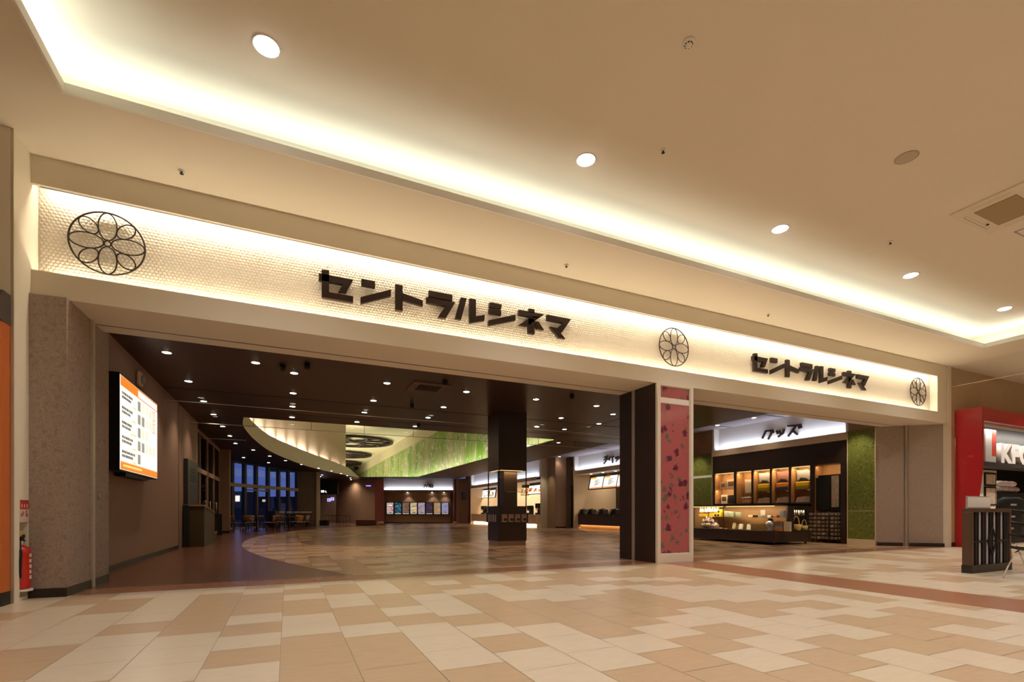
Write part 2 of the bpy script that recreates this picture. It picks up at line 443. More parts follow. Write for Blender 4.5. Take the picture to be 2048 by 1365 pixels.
dist = mth('SQRT', mth('ADD', mth('MULTIPLY', dx, dx), mth('MULTIPLY', dy, dy)))
def disc(cx, cy, r):
    a = mth('SUBTRACT', sp.outputs[0], cx); c3 = mth('SUBTRACT', sp.outputs[1], cy)
    return mth('LESS_THAN', mth('SQRT', mth('ADD', mth('MULTIPLY', a, a), mth('MULTIPLY', c3, c3))), r)
two = mixc(disc(3.35, 17.5, 2.95), two, (.24, .115, .06))
two = mixc(disc(8.6, 29.6, 1.9), two, (.24, .115, .06))
col = mixc(mth('GREATER_THAN', dist, 26.935), two, WALNUT)
brd = mth('LESS_THAN', sp.outputs[1], 8.08)
col = mixc(brd, col, TERRA)
fx = mth('ABSOLUTE', mth('SUBTRACT', mth('FRACT', xs), .5)); fy = mth('ABSOLUTE', mth('SUBTRACT', mth('FRACT', ys), .5))
gr = mth('GREATER_THAN', mth('MAXIMUM', fx, fy), .494)
nzv = mth('MULTIPLY_ADD', nz.outputs['Fac'], .28, .86)
vm = n.new('ShaderNodeVectorMath'); vm.operation = 'SCALE'; l.new(col, vm.inputs[0]); l.new(nzv, vm.inputs['Scale'])
fin = mixc(gr, vm.outputs[0], (.20, .13, .08))
l.new(fin, b.inputs['Base Color'])
M['cfloor'] = m
f2 = B(); f2.face([(-6, 7.5, 0), (33, 7.5, 0), (33, 60, 0), (2.0, 60, 0), (2.0, 39.5, 0), (.85, 39.2, 0), (-4.15, 31.05, 0), (-6, 31.05, 0)])
st('floor_cinema', f2, 'cfloor')

# ------------------------------------------------------------------ mall ceiling and walls
FY = 7.55                                            # front of the entrance beam
c = B()
CX0, CX1, CY1, CY0 = -2.03, 16.12, 6.30, -5.2
c.prism([(-8, -7), (32, -7), (32, CY0), (-8, CY0)], ZL, ZL + .06, 'xy')
c.prism([(-8, CY0), (CX0, CY0), (CX0, CY1), (-8, CY1)], ZL, ZL + .03, 'xy')
c.prism([(CX1, CY0), (32, CY0), (32, CY1), (CX1, CY1)], ZL, ZL + .03, 'xy')
c.prism([(-8, CY1), (32, CY1), (32, 7.9), (-8, 7.9)], ZL, ZL + .03, 'xy')
st('ceiling_rim', c, 'ceil')
c = B()                                              # upstand along the rim
c.box(CX0 - .02, CX1 + .02, CY1 - .005, CY1 + .02, ZL - .002, ZL + .10)
c.box(CX0 - .02, CX0 + .005, CY0, CY1, ZL - .002, ZL + .10)
c.box(CX1 - .005, CX1 + .02, CY0, CY1, ZL - .002, ZL + .10)
st('trim_1', c, 'white')
c = B()
c.box(CX0 - .42, CX1 + .42, CY0 - .3, CY1 + .42, ZU, ZU + .05)
c.box(CX0 - .42, CX1 + .42, CY1 + .40, CY1 + .42, ZL + .03, ZU)
c.box(CX0 - .42, CX0 - .40, CY0 - .3, CY1 + .42, ZL + .03, ZU)
c.box(CX1 + .40, CX1 + .42, CY0 - .3, CY1 + .42, ZL + .03, ZU)
c.box(CX0 - .42, CX1 + .42, CY0 - .3, CY0 - .28, ZL + .03, ZU)
st('ceiling_field', c, 'ceil')
w = B(); w.box(-8, 32, -7.2, -7, 0, ZU + .2); st('wall_back', w, 'paint')
w = B(); w.box(32, 32.2, -7, 10.1, 0, ZU); st('wall_right_end', w, 'walnutwall')
w = B(); w.box(-8.2, -8, -7, 7.6, 0, ZU); st('wall_left_end', w, 'paint')
# left pier of the entrance with the extinguisher niche (faces right), x = -2.73
w = B()
XL = -2.73
NY0, NY1, NZ1 = 7.285, 7.488, .885
w.box(XL - .3, XL, 7.135, NY0, 0, ZL); w.box(XL - .3, XL, NY1, 7.95, 0, ZL)
w.box(XL - .3, XL, NY0, NY1, NZ1, ZL); w.box(XL - .3, XL - .2, NY0, NY1, 0, NZ1)
w.box(XL - .3, XL, NY0, NY1, 0, .035)
st('wall_pier_left', w, 'paint')
w = B(); w.box(XL - .012, XL + .012, 7.12, 7.135, 0, ZL); st('trim_2', w, 'steel')
# neighbouring shop left of the pier
w = B(); w.box(-8, XL - .012, 7.12, 7.4, 3.05, ZL); st('wall_shop_left', w, 'paint')
w = B(); w.box(-8, XL - .3, 7.4, 7.6, 0, 3.05); st('wall_shop_left_back', w, 'paint')
# ------------------------------------------------------------------ entrance beam
XR = 17.18
w = B()
w.box(XL, XR, FY, FY + .04, 4.86, ZL)                # upper band
w.box(XL, XR, FY + .04, 8.05, 4.96, ZL)
w.box(XL, XR, FY, FY + .05, 3.545, 3.845)            # lip of the sign recess
w.box(XL, XR, FY + .05, 8.36, 3.545, 3.76)
w.box(16.72, XR, FY + .002, 8.0, 3.845, 4.97)               # right end
w.box(XL, XR, 8.05, 8.6, 3.76, ZL)
w.box(XL, XR, 8.40, 8.68, 3.545, 3.76)
st('wall_entrance_beam', w, 'paint')
w = B(); w.box(XL, XR, 8.362, 8.398, 3.548, 3.57); st('trim_3', w, 'black')
# embossed honeycomb panel behind the signs
w = B()
PY, hr = 7.735, .026
dxh, dzh = hr * math.sqrt(3), hr * 1.5
w.face([(XL, PY + .004, 3.76), (16.72, PY + .004, 3.76), (16.72, PY + .004, 4.92), (XL, PY + .004, 4.92)])
row = 0; z = 3.79
bmx = w.bm
while z < 4.92:
    x = XL + dxh * .5 + (dxh / 2 if row % 2 else 0)
    while x < 16.70:
        ct = bmx.verts.new((x, PY - .0015, z))
        ring = [bmx.verts.new((x + hr * math.sin(PI / 3 * k), PY + .004, z + hr * math.cos(PI / 3 * k))) for k in range(6)]
        inn = [bmx.verts.new((x + hr * .52 * math.sin(PI / 3 * k), PY - .001, z + hr * .52 * math.cos(PI / 3 * k))) for k in range(6)]
        for k in range(6):
            f = bmx.faces.new((ring[k], ring[(k + 1) % 6], inn[(k + 1) % 6], inn[k])); f.smooth = True
            f = bmx.faces.new((inn[k], inn[(k + 1) % 6], ct)); f.smooth = True
        x += dxh
    z += dzh; row += 1
st('wall_sign_panel', w, 'hexp')
# left reveal: patterned wall, shutter channel
w = B()
w.prism([(XL, 7.50), (-2.38, 7.47), (-2.36, 8.22), (-2.36, 8.90), (XL - .2, 8.90), (XL - .2, 7.7)], 0, 3.545, 'xy')
w.prism([(XL, 8.7), (-2.36, 8.7), (-2.36, 8.90), (XL - .2, 8.90)], 3.545, ZI, 'xy')
st('wall_reveal_left', w, 'wallp')
w = B(); w.box(-2.375, -2.335, 8.19, 8.245, 0, 3.545); w.box(-2.375, -2.342, 8.26, 8.29, 0, 3.545); st('trim_4', w, 'steel')
w = B(); w.prism([(XL, 7.475), (-2.372, 7.455), (-2.352, 8.19), (-2.36, 8.19), (-2.385, 7.47), (XL, 7.49)], 0, .105, 'xy'); w.box(-2.36, -2.35, 8.29, 8.90, 0, .105)
st('baseboard_reveal_left', w, 'dkbase')
# right reveal: slanting patterned wall and pier with white edge
A, Bq, Cq = (17.24, 7.60), (16.50, 8.25), (15.97, 8.74)
w = B(); w.prism([A, Bq, Cq, (16.2, 9.0), (17.3, 8.2)], 0, 3.545, 'xy'); st('wall_reveal_right', w, 'wallp2')
w = B(); w.prism([(17.20, 7.60), (16.54, 8.19), (16.545, 8.2), (17.22, 7.62)], 0, .1, 'xy'); w.prism([(16.45, 8.27), (15.97, 8.70), (15.98, 8.72), (16.46, 8.28)], 0, .1, 'xy'); st('baseboard_reveal_right', w, 'dkbase')
w = B(); w.box(16.47, 16.50, 8.18, 8.23, 0, 3.545); w.box(16.525, 16.545, 8.17, 8.22, 0, 3.545); st('trim_5', w, 'steel')
w = B(); w.box(17.20, 17.40, FY - .02, 7.75, 0, ZL); st('trim_6', w, 'paint')
# wood wall of the mall to the right
w = B(); w.box(17.40, 17.66, 7.55, 7.75, 0, ZL); st('wall_right', w, 'walnutwall')
w = B(); w.box(17.66, 32, 7.55, 7.75, 3.55, ZL); st('wall_right_upper', w, 'walnutwall')
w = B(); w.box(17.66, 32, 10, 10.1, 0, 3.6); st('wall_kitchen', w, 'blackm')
w = B(); w.box(17.6, 17.66, 7.75, 10.1, 0, 3.6); st('wall_kitchen_side', w, 'grey')
w = B(); w.box(17.66, 32, 7.75, 10, 3.5, 3.55); st('ceiling_kitchen', w, 'grey')
w = B(); w.box(17.40, 17.62, 7.53, 7.55, 0, .12); st('baseboard_right', w, 'dkbase')
# entrance pillar
w = B()
w.box(6.575, 7.505, 7.50, 7.56, 0, .17)
w.box(6.575, 6.655, 7.50, 7.56, .17, 3.545); w.box(7.425, 7.505, 7.50, 7.56, .17, 3.545); w.box(6.655, 7.425, 7.50, 7.56, 3.50, 3.545)
w.box(6.60, 7.48, 7.55, 8.70, 0, 3.545)
st('wall_pillar', w, 'paint')
w = B(); w.box(6.575, 6.60, 7.56, 8.185, 0, 3.545); w.box(6.575, 6.60, 8.30, 8.70, 0, 3.545); w.box(6.59, 7.49, 8.70, 8.715, 0, ZI); w.box(7.48, 7.505, 7.56, 8.70, 0, 3.545); st('trim_7', w, 'dkwood')
w = B(); w.box(6.57, 6.60, 8.195, 8.235, 0, 3.545); w.box(6.57, 6.60, 8.25, 8.285, 0, 3.545); st('trim_8', w, 'steel')

# ------------------------------------------------------------------ cinema shell
def arc_x(y, R=26.935): return 25.593 - math.sqrt(max(0, R * R - (y - 19.006) ** 2))
CE = [(-1.20, 17.1), (-1.36, 18.6), (-1.37, 20.2), (-1.22, 22.8), (-.78, 26.6), (.13, 30.7), (1.35, 34.9), (2.86, 38.5), (4.5, 41.8), (5.6, 44.0)]
def crom(P, sub=6):
    out = []
    for i in range(len(P) - 1):
        p0, p1, p2, p3 = (Vector(P[max(i - 1, 0)]), Vector(P[i]), Vector(P[i + 1]), Vector(P[min(i + 2, len(P) - 1)]))
        for k in range(sub):
            t = k / sub
            out.append(.5 * ((2 * p1) + (p2 - p0) * t + (2 * p0 - 5 * p1 + 4 * p2 - p3) * t * t + (3 * p1 - p0 - 3 * p2 + p3) * t ** 3))
    out.append(Vector(P[-1])); return out
EDGE = crom(CE)
def xleft(y):
    return -6 if y < 31 else (-4.2 + (y - 31) * .617 if y < 39.3 else 2.0)
w = B()
w.prism([(-6, 8.6), (13.3, 8.6), (13.3, 17.6), (-6, 17.6)], ZI, ZI + .05, 'xy')
st('ceiling_front', w, 'dkceil')
w = B()
for a, bq in zip(EDGE[:-1], EDGE[1:]):
    if bq.y > 17.6: w.face([(xleft(max(a.y, 17.6)), max(a.y, 17.6), ZI), (a.x, max(a.y, 17.6), ZI), (bq.x, bq.y, ZI), (xleft(bq.y), bq.y, ZI)])
w.face([(2.0, 44, ZI), (18, 44, ZI), (18, 62, ZI), (2.0, 62, ZI)])
st('ceiling_left', w, 'dkceil')
w = B()
w.prism([(10.2, 17.6), (12.75, 17.6), (14.0, 44), (10.2, 41.6)], ZI, ZI + .05, 'xy')
w.prism([(5.6, 44), (10.2, 41.6), (14.0, 44), (14, 44.3), (5.6, 44.3)], ZI, ZI + .05, 'xy')
st('ceiling_right', w, 'dkceil2')
w = B()
w.face([(13.3, 8.6, ZS), (20, 8.6, ZS), (20, 17.6, ZS), (13.3, 17.6, ZS)])
w.face([(12.75, 17.6, ZS), (20, 17.6, ZS), (20, 44, ZS), (14.0, 44, ZS)])
w.face([(13.3, 8.6, ZI), (13.3, 17.6, ZI), (13.3, 17.6, ZS), (13.3, 8.6, ZS)])
w.face([(12.75, 17.6, ZI), (14.0, 44, ZI), (14.0, 44, ZS), (12.75, 17.6, ZS)])
w.face([(12.75, 17.6, ZI), (13.3, 17.6, ZI), (13.3, 17.6, ZS), (12.75, 17.6, ZS)])
st('ceiling_shops', w, 'shopceil')
# sweeping white band below the tall hall
w = B()
ZT = [(17, 4.45), (20, 4.58), (26, 4.72), (31, 4.86), (35, 4.92), (38.5, 4.86), (42, 4.62), (44, 4.06)]
def zt(y):
    for (a, za), (b2, zb) in zip(ZT[:-1], ZT[1:]):
        if y <= b2: return za + (zb - za) * max(0, (y - a) / (b2 - a))
    return ZT[-1][1]
for a, bq in zip(EDGE[:-1], EDGE[1:]):
    if bq.y < 17.3: continue
    za, zb = zt(a.y), zt(bq.y)
    for d0, d1 in ((0, 0),):
        w.face([(a.x, a.y, ZI - .02), (bq.x, bq.y, ZI - .02), (bq.x, bq.y, zb), (a.x, a.y, za)])
        w.face([(a.x, a.y, za), (bq.x, bq.y, zb), (bq.x - .06, bq.y + .02, zb), (a.x - .06, a.y + .02, za)])
        w.face([(a.x - .06, a.y + .02, za), (bq.x - .06, bq.y + .02, zb), (bq.x - .06, bq.y + .02, ZI), (a.x - .06, a.y + .02, ZI)])
st('trim_9', w, 'white')
OFF = .55
ZH = ZA
ZA = 8.5
wallpts = [(p.x - OFF, p.y) for p in EDGE if 17.6 < p.y < 42.8]
w = B()
wallpts = [(-1.8, 17.6)] + wallpts
for a, bq in zip(wallpts[:-1], wallpts[1:]): w.face([(a[0], a[1], 4.06), (bq[0], bq[1], 4.06), (bq[0], bq[1], ZA), (a[0], a[1], ZA)])
e = wallpts[-1]
w.face([(e[0], e[1], 4.06), (2.4, e[1] + 1.5, 4.06), (2.4, e[1] + 1.5, ZA), (e[0], e[1], ZA)])
st('wall_hall_left', w, 'hallw')
for k in range(len(wallpts) - 1): pass
w = B()                                              # floor of the cove and closing faces of the hall
for a, bq in zip(EDGE[:-1], EDGE[1:]):
    if bq.y > 17.6: w.face([(a.x - .05, a.y, 4.05), (bq.x - .05, bq.y, 4.05), (bq.x - 2.2, bq.y, 4.05), (a.x - 2.2, a.y, 4.05)])
w.face([(-3, 17.58, ZI + .05), (16, 17.58, ZI + .05), (16, 17.58, ZA), (-3, 17.58, ZA)])
w.face([(2.4, 44.3, ZI + .02), (16, 44.3, ZI + .02), (16, 101, ZI + .02), (2.4, 101, ZI + .02)])
w.face([(2.4, 100, ZI), (16, 100, ZI), (16, 100, ZA), (2.4, 100, ZA)])
w.face([(2.4, e[1] + 1.5, ZI), (2.4, 100, ZI), (2.4, 100, ZA), (2.4, e[1] + 1.5, ZA)])
st('wall_hall_end', w, 'hallp')
w = B(); w.face([(-3, 17.5, ZA), (16, 17.5, ZA), (16, 101, ZA), (-3, 101, ZA)])
w.face([(10.75, 17.6, 7.36), (10.75, 100, 7.36), (10.75, 100, ZA), (10.75, 17.6, ZA)]); st('ceiling_hall', w, 'hallp')
# mural on the leaning wall of the hall
m, n, l, b = nt('green_mural')
b.inputs['Roughness'].default_value = .6
tc = n.new('ShaderNodeTexCoord')
mp = n.new('ShaderNodeMapping'); mp.inputs['Scale'].default_value = (0, .30, .11); l.new(tc.outputs['Object'], mp.inputs[0])
n1 = n.new('ShaderNodeTexNoise'); n1.inputs['Scale'].default_value = 1.6; n1.inputs['Detail'].default_value = 1.5; l.new(mp.outputs[0], n1.inputs['Vector'])
rp = n.new('ShaderNodeValToRGB'); e0, e1 = rp.color_ramp.elements
e0.position = .36; e0.color = (.19, .38, .03, 1); e1.position = .62; e1.color = (.46, .48, .21, 1)
l.new(n1.outputs['Fac'], rp.inputs['Fac'])
mp2 = n.new('ShaderNodeMapping'); mp2.inputs['Scale'].default_value = (0, .9, .55); l.new(tc.outputs['Object'], mp2.inputs[0])
n2 = n.new('ShaderNodeTexNoise'); n2.inputs['Scale'].default_value = .8; n2.inputs['Detail'].default_value = 1.5; n2.inputs['Distortion'].default_value = 1.6; l.new(mp2.outputs[0], n2.inputs['Vector'])
q1 = n.new('ShaderNodeMath'); q1.operation = 'SUBTRACT'; q1.inputs[1].default_value = .5; l.new(n2.outputs['Fac'], q1.inputs[0])
q2 = n.new('ShaderNodeMath'); q2.operation = 'ABSOLUTE'; l.new(q1.outputs[0], q2.inputs[0])
q3 = n.new('ShaderNodeMapRange'); q3.inputs[1].default_value = .008; q3.inputs[2].default_value = .034; q3.inputs[3].default_value = .55; q3.inputs[4].default_value = 0; l.new(q2.outputs[0], q3.inputs[0])
mx = n.new('ShaderNodeMix'); mx.data_type = 'RGBA'; mx.inputs[7].default_value = (.86, .88, .78, 1)
l.new(q3.outputs[0], mx.inputs[0]); l.new(rp.outputs['Color'], mx.inputs[6]); l.new(mx.outputs[2], b.inputs['Base Color'])
M['mural'] = m
w = B(); w.face([(10.75, 17.6, 4.05), (10.75, 100, 4.05), (10.75, 100, 7.36), (10.75, 17.6, 7.36)])
w.face([(10.2, 17.6, 4.05), (10.2, 100, 4.05), (10.75, 100, 4.05), (10.75, 17.6, 4.05)])
st('wall_mural', w, 'mural')
# cinema walls
w = B(); w.prism([(-2.72, 8.90), (-2.72, 19.2), (-3.0, 19.2), (-3.0, 8.90)], 0, ZI, 'xy'); st('wall_left', w, 'taupe')
w = B(); w.box(-2.72, -2.705, 9.57, 16.0, 0, .10); w.box(-2.72, -2.705, 18.2, 19.2, 0, .10); st('baseboard_left', w, 'dkbase')
w = B(); w.box(-2.72, -2.714, 16.03, 16.05, 0, ZI); st('trim_10', w, 'dkbase')
w = B(); w.box(-4.6, -2.52, 26.95, 27.35, 0, ZI); w.box(-4.6, -2.51, 26.93, 27.36, 0, .1, 1); st('wall_partition', w, ['taupe2', 'dkbase'])
# glazed doors along the left
w = B()
for y in (19.25, 21.2, 23.1, 25.0, 26.9): w.box(-3.02, -2.92, y - .05, y + .05, 0, ZI)
w.box(-3.02, -2.92, 19.2, 26.95, 2.45, 2.62); w.box(-3.02, -2.92, 19.2, 26.95, 0, .12); w.box(-3.02, -2.92, 19.2, 26.95, 3.88, ZI)
d = st('door_1', w, 'taupe2')
w = B(); w.box(-2.98, -2.97, 19.25, 26.9, .12, 3.9); tag(w.build('glass_pane', 'dglass', d))
w = B()
for y in (20.1, 22.0, 23.2, 25.1):
    w.cyl((-2.86, y, .95), (-2.86, y, 1.45), .018, 8); w.cyl((-2.92, y, 1.0), (-2.86, y, 1.0), .012, 6); w.cyl((-2.92, y, 1.4), (-2.86, y, 1.4), .012, 6)
w.build('door_handle', 'chrome', d)
w = B(); w.box(-6, -5.9, 19, 27.4, 0, ZI); w.box(-6, -3, 18.9, 19.0, 0, ZI); st('wall_vestibule', w, 'taupe')
# window wall towards the evening sky
WA, WB = Vector((-2.98, 32.96)), Vector((.85, 39.2))
dirw = (WB - WA).normalized(); WA2 = WA - dirw * 2.2
LW = (WB - WA2).length
ang = math.atan2(dirw.y, dirw.x)
wroot = thing('window_1', None, None, (WA2.x, WA2.y, 0), ang); tag(wroot, kind='structure')
def along(u):                                        # distance along the window wall of a photo column
    d0 = _ray(u, 1000)
    # solve WA2 + t*dirw = s*(d0.x,d0.y)
    det = dirw.x * -d0[1] - dirw.y * -d0[0]
    return ((0 - WA2.x) * -d0[1] - (0 - WA2.y) * -d0[0]) / det
mull = [along(u) for u in (463.5, 488.5, 511.5, 535.5, 556.5, 576, 593.5)]
w = B()
for i, t in enumerate(mull): w.box(t - .10, t + .10, -.1, .1, 0, ZI)
w.box(0, LW, -.1, .1, 3.93, ZI); w.box(0, .1, -.1, .1, 0, ZI); w.box(LW - .1, LW, -.1, .1, 0, ZI)
w.build('mullion', 'mullion', wroot)
w = B(); w.box(0, mull[-1], -.12, .12, 2.52, 2.72); w.box(mull[1] + .12, mull[3] - .12, -.11, .11, 2.34, 2.42); w.box(mull[2] - .03, mull[2] + .03, -.14, .1, 0, 2.4); w.box(0, LW, -.1, .1, 0, .1)
w.build('transom', 'mulberry', wroot)
w = B(); w.box(0, mull[-1], -.01, .01, .1, 3.93); w.build('glass_pane', 'wglass', wroot)
w = B(); w.prism([(WB.x - .1, WB.y - .2), (1.95, 39.3), (2.18, 39.25), (2.2, 39.6), (.8, 39.8)], 0, ZI, 'xy'); st('wall_window_end', w, 'dkceil2')
w = B(); w.prism([(1.95, 39.24), (2.2, 39.2), (2.22, 39.28), (1.97, 39.32)], 0, ZI, 'xy'); st('trim_11', w, 'cream2')
# brown curved wall at the back, with recess towards the toilets
P = [onD(u, 1000, d) for u, d in ((675, 47), (690, 46.4), (705, 45.8), (720, 45.2), (735, 44.8), (750.5, 44.4))]
w = B(); w.prism([(p.x, p.y) for p in P] + [(p.x - .1, p.y + .3) for p in P[::-1]], 0, ZI, 'xy'); st('wall_curved', w, 'taupe2')
P2 = [onD(u, 1000, d) for u, d in ((636, 48), (679, 48.6))]
w = B(); w.prism([(p.x, p.y) for p in P2] + [(p.x - .1, p.y + .3) for p in P2[::-1]], 0, ZI, 'xy'); st('wall_recess', w, 'taupe2')
# poster wall, square to its own axis
PA = onD(767, 1000, 45.5); PW = 6.56
pw = thing('wall_posters', None, None, (PA.x, PA.y, 0), -YAW); tag(pw, kind='structure')
w = B()
w.box(-.1, PW + .1, .25, .45, 0, 2.95); w.box(-.1, PW + .1, -.05, .35, 2.86, 3.05)
w.build('wall_face', 'taupe2', pw)
w = B(); w.box(-.1, PW + .1, .25, .33, 3.05, 4.3); w.build('sign_panel', 'white', pw)
w = B(); w.box(0, PW, .22, .26, 0, .07); w.build('skirting', 'dkbase', pw)
w = B(); w.box(PW - .35, PW, .05, .26, 0, 2.86); w.build('side_return', 'dkceil2', pw)
q = Matrix.Rotation(-YAW, 4, 'Z'); q.translation = PA; q.translation.z = 0
area_dir('poster_sign_lamp', q @ Vector((.05, .12, 3.09)), q @ Vector((PW - .1, .12, 3.09)), .06, q.to_3x3() @ Vector((0, .35, 1)), 36, COOL)
w = B()
p = [onD(u, 1000, d) for u, d in ((750, 44.3), (767, 44.8))]
w.prism([(p[0].x, p[0].y), (p[1].x, p[1].y), (p[1].x + .1, p[1].y + .4), (p[0].x, p[0].y + .4)], .14, ZI, 'xy', 0)
p = [onD(u, 1000, d) for u, d in ((749.5, 44.2), (767.5, 44.7))]
w.prism([(p[0].x, p[0].y), (p[1].x, p[1].y), (p[1].x + .1, p[1].y + .4), (p[0].x, p[0].y + .4)], 0, .14, 'xy', 1)
st('wall_red_pier', w, ['redflower', 'cream2'])
w = B()
p = [onD(u, 1000, d) for u, d in ((908.5, 44.6), (916.5, 44.4))]
w.prism([(p[0].x, p[0].y), (p[1].x, p[1].y), (p[1].x + .1, p[1].y + .4), (p[0].x, p[0].y + .4)], .14, ZI, 'xy', 0)
w.prism([(p[0].x - .02, p[0].y - .05), (p[1].x + .02, p[1].y - .05), (p[1].x + .1, p[1].y + .4), (p[0].x, p[0].y + .4)], 0, .14, 'xy', 1)
st('wall_red_pier_right', w, ['redflower', 'cream2'])
w = B()
p = [onD(u, 1000, d) for u, d in ((916.5, 43.9), (937.5, 43.5))]
w.prism([(p[0].x, p[0].y), (p[1].x, p[1].y), (p[1].x + .2, p[1].y + .6), (p[0].x, p[0].y + .6)], 0, ZI, 'xy')
st('wall_corner', w, 'taupe2')
# outer walls behind the shops
w = B(); w.box(20, 20.2, 8.6, 46, 0, ZS); st('wall_shops_back', w, 'taupe2')
w = B(); w.box(2.1, 22, 60, 60.2, 0, ZI); w.box(-6.2, -6, 27.4, 32, 0, ZI); st('wall_far', w, 'taupe2')
w = B(); w.box(2.0, 2.15, 39.5, 58, 0, ZI); w.box(2.1, 22, 57.5, 57.7, 0, ZI); st('wall_service', w, 'taupe2')
# evening ground and skyline outside
w = B(); w.face([(-140, 30, -.06), (-2, 30, -.06), (8, 46, -.06), (60, 190, -.06), (-140, 190, -.06)]); st('ground_outside', w, pm('asphalt', (.10, .09, .085), .9))
# ------------------------------------------------------------------ signs on the entrance beam
SIGN = {'se': [[(-2.11, .18), (-2.01, .19), (-2.01, -.13), (-1.67, -.13), (-1.67, -.22), (-2.11, -.22)], [(-2.15, .12), (-1.67, .12), (-1.77, -.09), (-1.88, -.1), (-1.82, .02), (-2.15, .02)]],
 'n': [[(-1.55, .16), (-1.35, .16), (-1.35, .06), (-1.55, .06)], [(-1.56, -.12), (-1.11, .08), (-1.11, -.02), (-1.56, -.22)]],
 'to': [[(-1.04, .18), (-.93, .18), (-.93, -.22), (-1.04, -.22)], [(-.94, .06), (-.61, 0), (-.61, -.09), (-.94, -.05)]],
 'ra': [[(-.51, .18), (-.12, .18), (-.12, .085), (-.51, .085)], [(-.55, .065), (-.07, .065), (-.23, -.22), (-.36, -.22), (-.23, -.02), (-.55, -.02)]],
 'ru': [[(.03, .17), (.13, .17), (.03, -.2), (-.07, -.2)], [(.18, .18), (.29, .18), (.29, -.1), (.45, -.05), (.44, -.15), (.18, -.23)]],
 'shi': [[(.54, .18), (.76, .18), (.75, .1), (.53, .1)], [(.53, .075), (.75, .075), (.75, -.005), (.53, -.005)], [(.52, -.13), (1.02, .05), (1.02, -.05), (.52, -.22)]],
 'ne': [[(1.28, .205), (1.39, .205), (1.39, .13), (1.28, .13)], [(1.08, .145), (1.58, .145), (1.46, .055), (1.08, .055)], [(1.34, .07), (1.50, .09), (1.24, -.12), (1.08, -.12)], [(1.27, .03), (1.39, .03), (1.39, -.235), (1.27, -.235)], [(1.38, -.01), (1.47, 0), (1.58, -.13), (1.44, -.13)]],
 'ma': [[(1.64, .155), (2.14, .155), (1.95, -.11), (1.84, -.06), (1.97, .055), (1.64, .055)], [(1.70, -.05), (1.83, -.05), (2.02, -.22), (1.88, -.22)]]}
def cinema_sign(x, label):
    t = thing('cinema_name_sign', label, 'sign', (x, 7.66, 4.37), 0, 'raised letter signs on the entrance beam')
    for k in ('se', 'n', 'to', 'ra', 'ru', 'shi', 'ne', 'ma'):
        g = B()
        for q, p in enumerate(SIGN[k]): g.prism(p, 0, .055 + .001 * q, 'xz')
        g.build('letter', 'letter', t)
    return t
cinema_sign(2.566, 'large dark brown raised katakana sign over the wide left opening')
cinema_sign(11.58, 'dark brown raised katakana sign over the shop opening right of the pillar')
# wire flower medallions
def flower_disc(name, R, wire, label, cat, group, loc, rot=None):
    t = thing(name, label, cat, loc, 0, group)
    if rot: t.rotation_euler = rot
    def circ(cx, cz, a, b2, ang, nseg=28):
        ca, sa = math.cos(ang), math.sin(ang)
        return [(cx + a * math.cos(2 * PI * i / nseg) * ca - b2 * math.sin(2 * PI * i / nseg) * sa, 0, cz + a * math.cos(2 * PI * i / nseg) * sa + b2 * math.sin(2 * PI * i / nseg) * ca) for i in range(nseg)]
    g = B(); g.tube(circ(0, 0, R, R, 0, 48), wire, 8, True); g.build('outer_ring', 'letter', t)
    g = B(); g.tube(circ(0, 0, R * .09, R * .09, 0, 16), wire * .8, 6, True); g.build('centre_ring', 'letter', t)
    for k in range(4):
        a = PI / 2 * k; r = R * .545
        g = B(); g.tube(circ(r * math.cos(a), r * math.sin(a), R * .445, R * .245, a), wire * .8, 6, True); g.build('long_petal', 'letter', t)
        a += PI / 4; r = R * .69
        g = B(); g.tube(circ(r * math.cos(a), r * math.sin(a), R * .295, R * .20, a), wire * .8, 6, True); g.build('short_petal', 'letter', t)
    return t
for x, lb in ((-2.05, 'dark wire flower medallion at the left end of the sign panel'), (7.17, 'dark wire flower medallion between the two katakana signs'), (16.035, 'dark wire flower medallion at the right end of the sign panel')):
    flower_disc('flower_medallion', .385, .0105, lb, 'ornament', 'wire flower medallions on the sign panel', (x, 7.69, 4.37))
# pink panel set in the pillar
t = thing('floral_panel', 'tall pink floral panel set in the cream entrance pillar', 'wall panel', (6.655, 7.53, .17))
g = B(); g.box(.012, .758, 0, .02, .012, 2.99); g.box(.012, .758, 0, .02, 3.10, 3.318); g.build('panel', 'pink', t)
g = B(); g.box(.012, .758, -.002, .02, 2.99, 3.10); g.build('painted_reflection', 'white', t)  # white strip imitates a lamp reflection on the glossy panel
g = B(); g.box(0, .012, -.012, .02, 0, 3.33); g.box(.758, .77, -.012, .02, 0, 3.33); g.box(0, .77, -.012, .02, 0, .012); g.box(0, .77, -.012, .02, 3.318, 3.33); g.build('edge_trim', 'white', t)
# ------------------------------------------------------------------ lamps and fittings of the mall ceiling
SP = pm('lamp_ring', (.80, .76, .68), .4)
M['ring'] = SP
def downlight(name, r, mlens, label, group, loc):
    t = thing(name, label, 'ceiling lamp', loc, 0, group)
    g = B(); g.lathe([(r, -.004), (r * 1.10, -.006), (r * 1.12, 0), (r, 0)], 24); g.build('trim_ring', 'ring', t)
    g = B(); g.lathe([(r * .98, -.006), (r * .2, -.014), (.004, -.014)] if r < .1 else [(r * .99, -.004), (r * .7, -.02), (.01, -.03)], 24); g.build('lens', mlens, t)
    return t
big = downlight('ceiling_downlight', .118, 'lens', 'x', 'round lamps in a row on the mall ceiling', (-.19, 5.42, ZU))
nm = ('nearest and leftmost', 'second from the left', 'third from the left', 'fourth from the left', 'rightmost')
for i in range(5):
    lb = 'round recessed mall ceiling lamp, %s in its row' % nm[i]
    if i == 0: big['label'] = lb
    else: dup(big, (-.19 + 3.745 * i, 5.42, ZU), 0, lb)
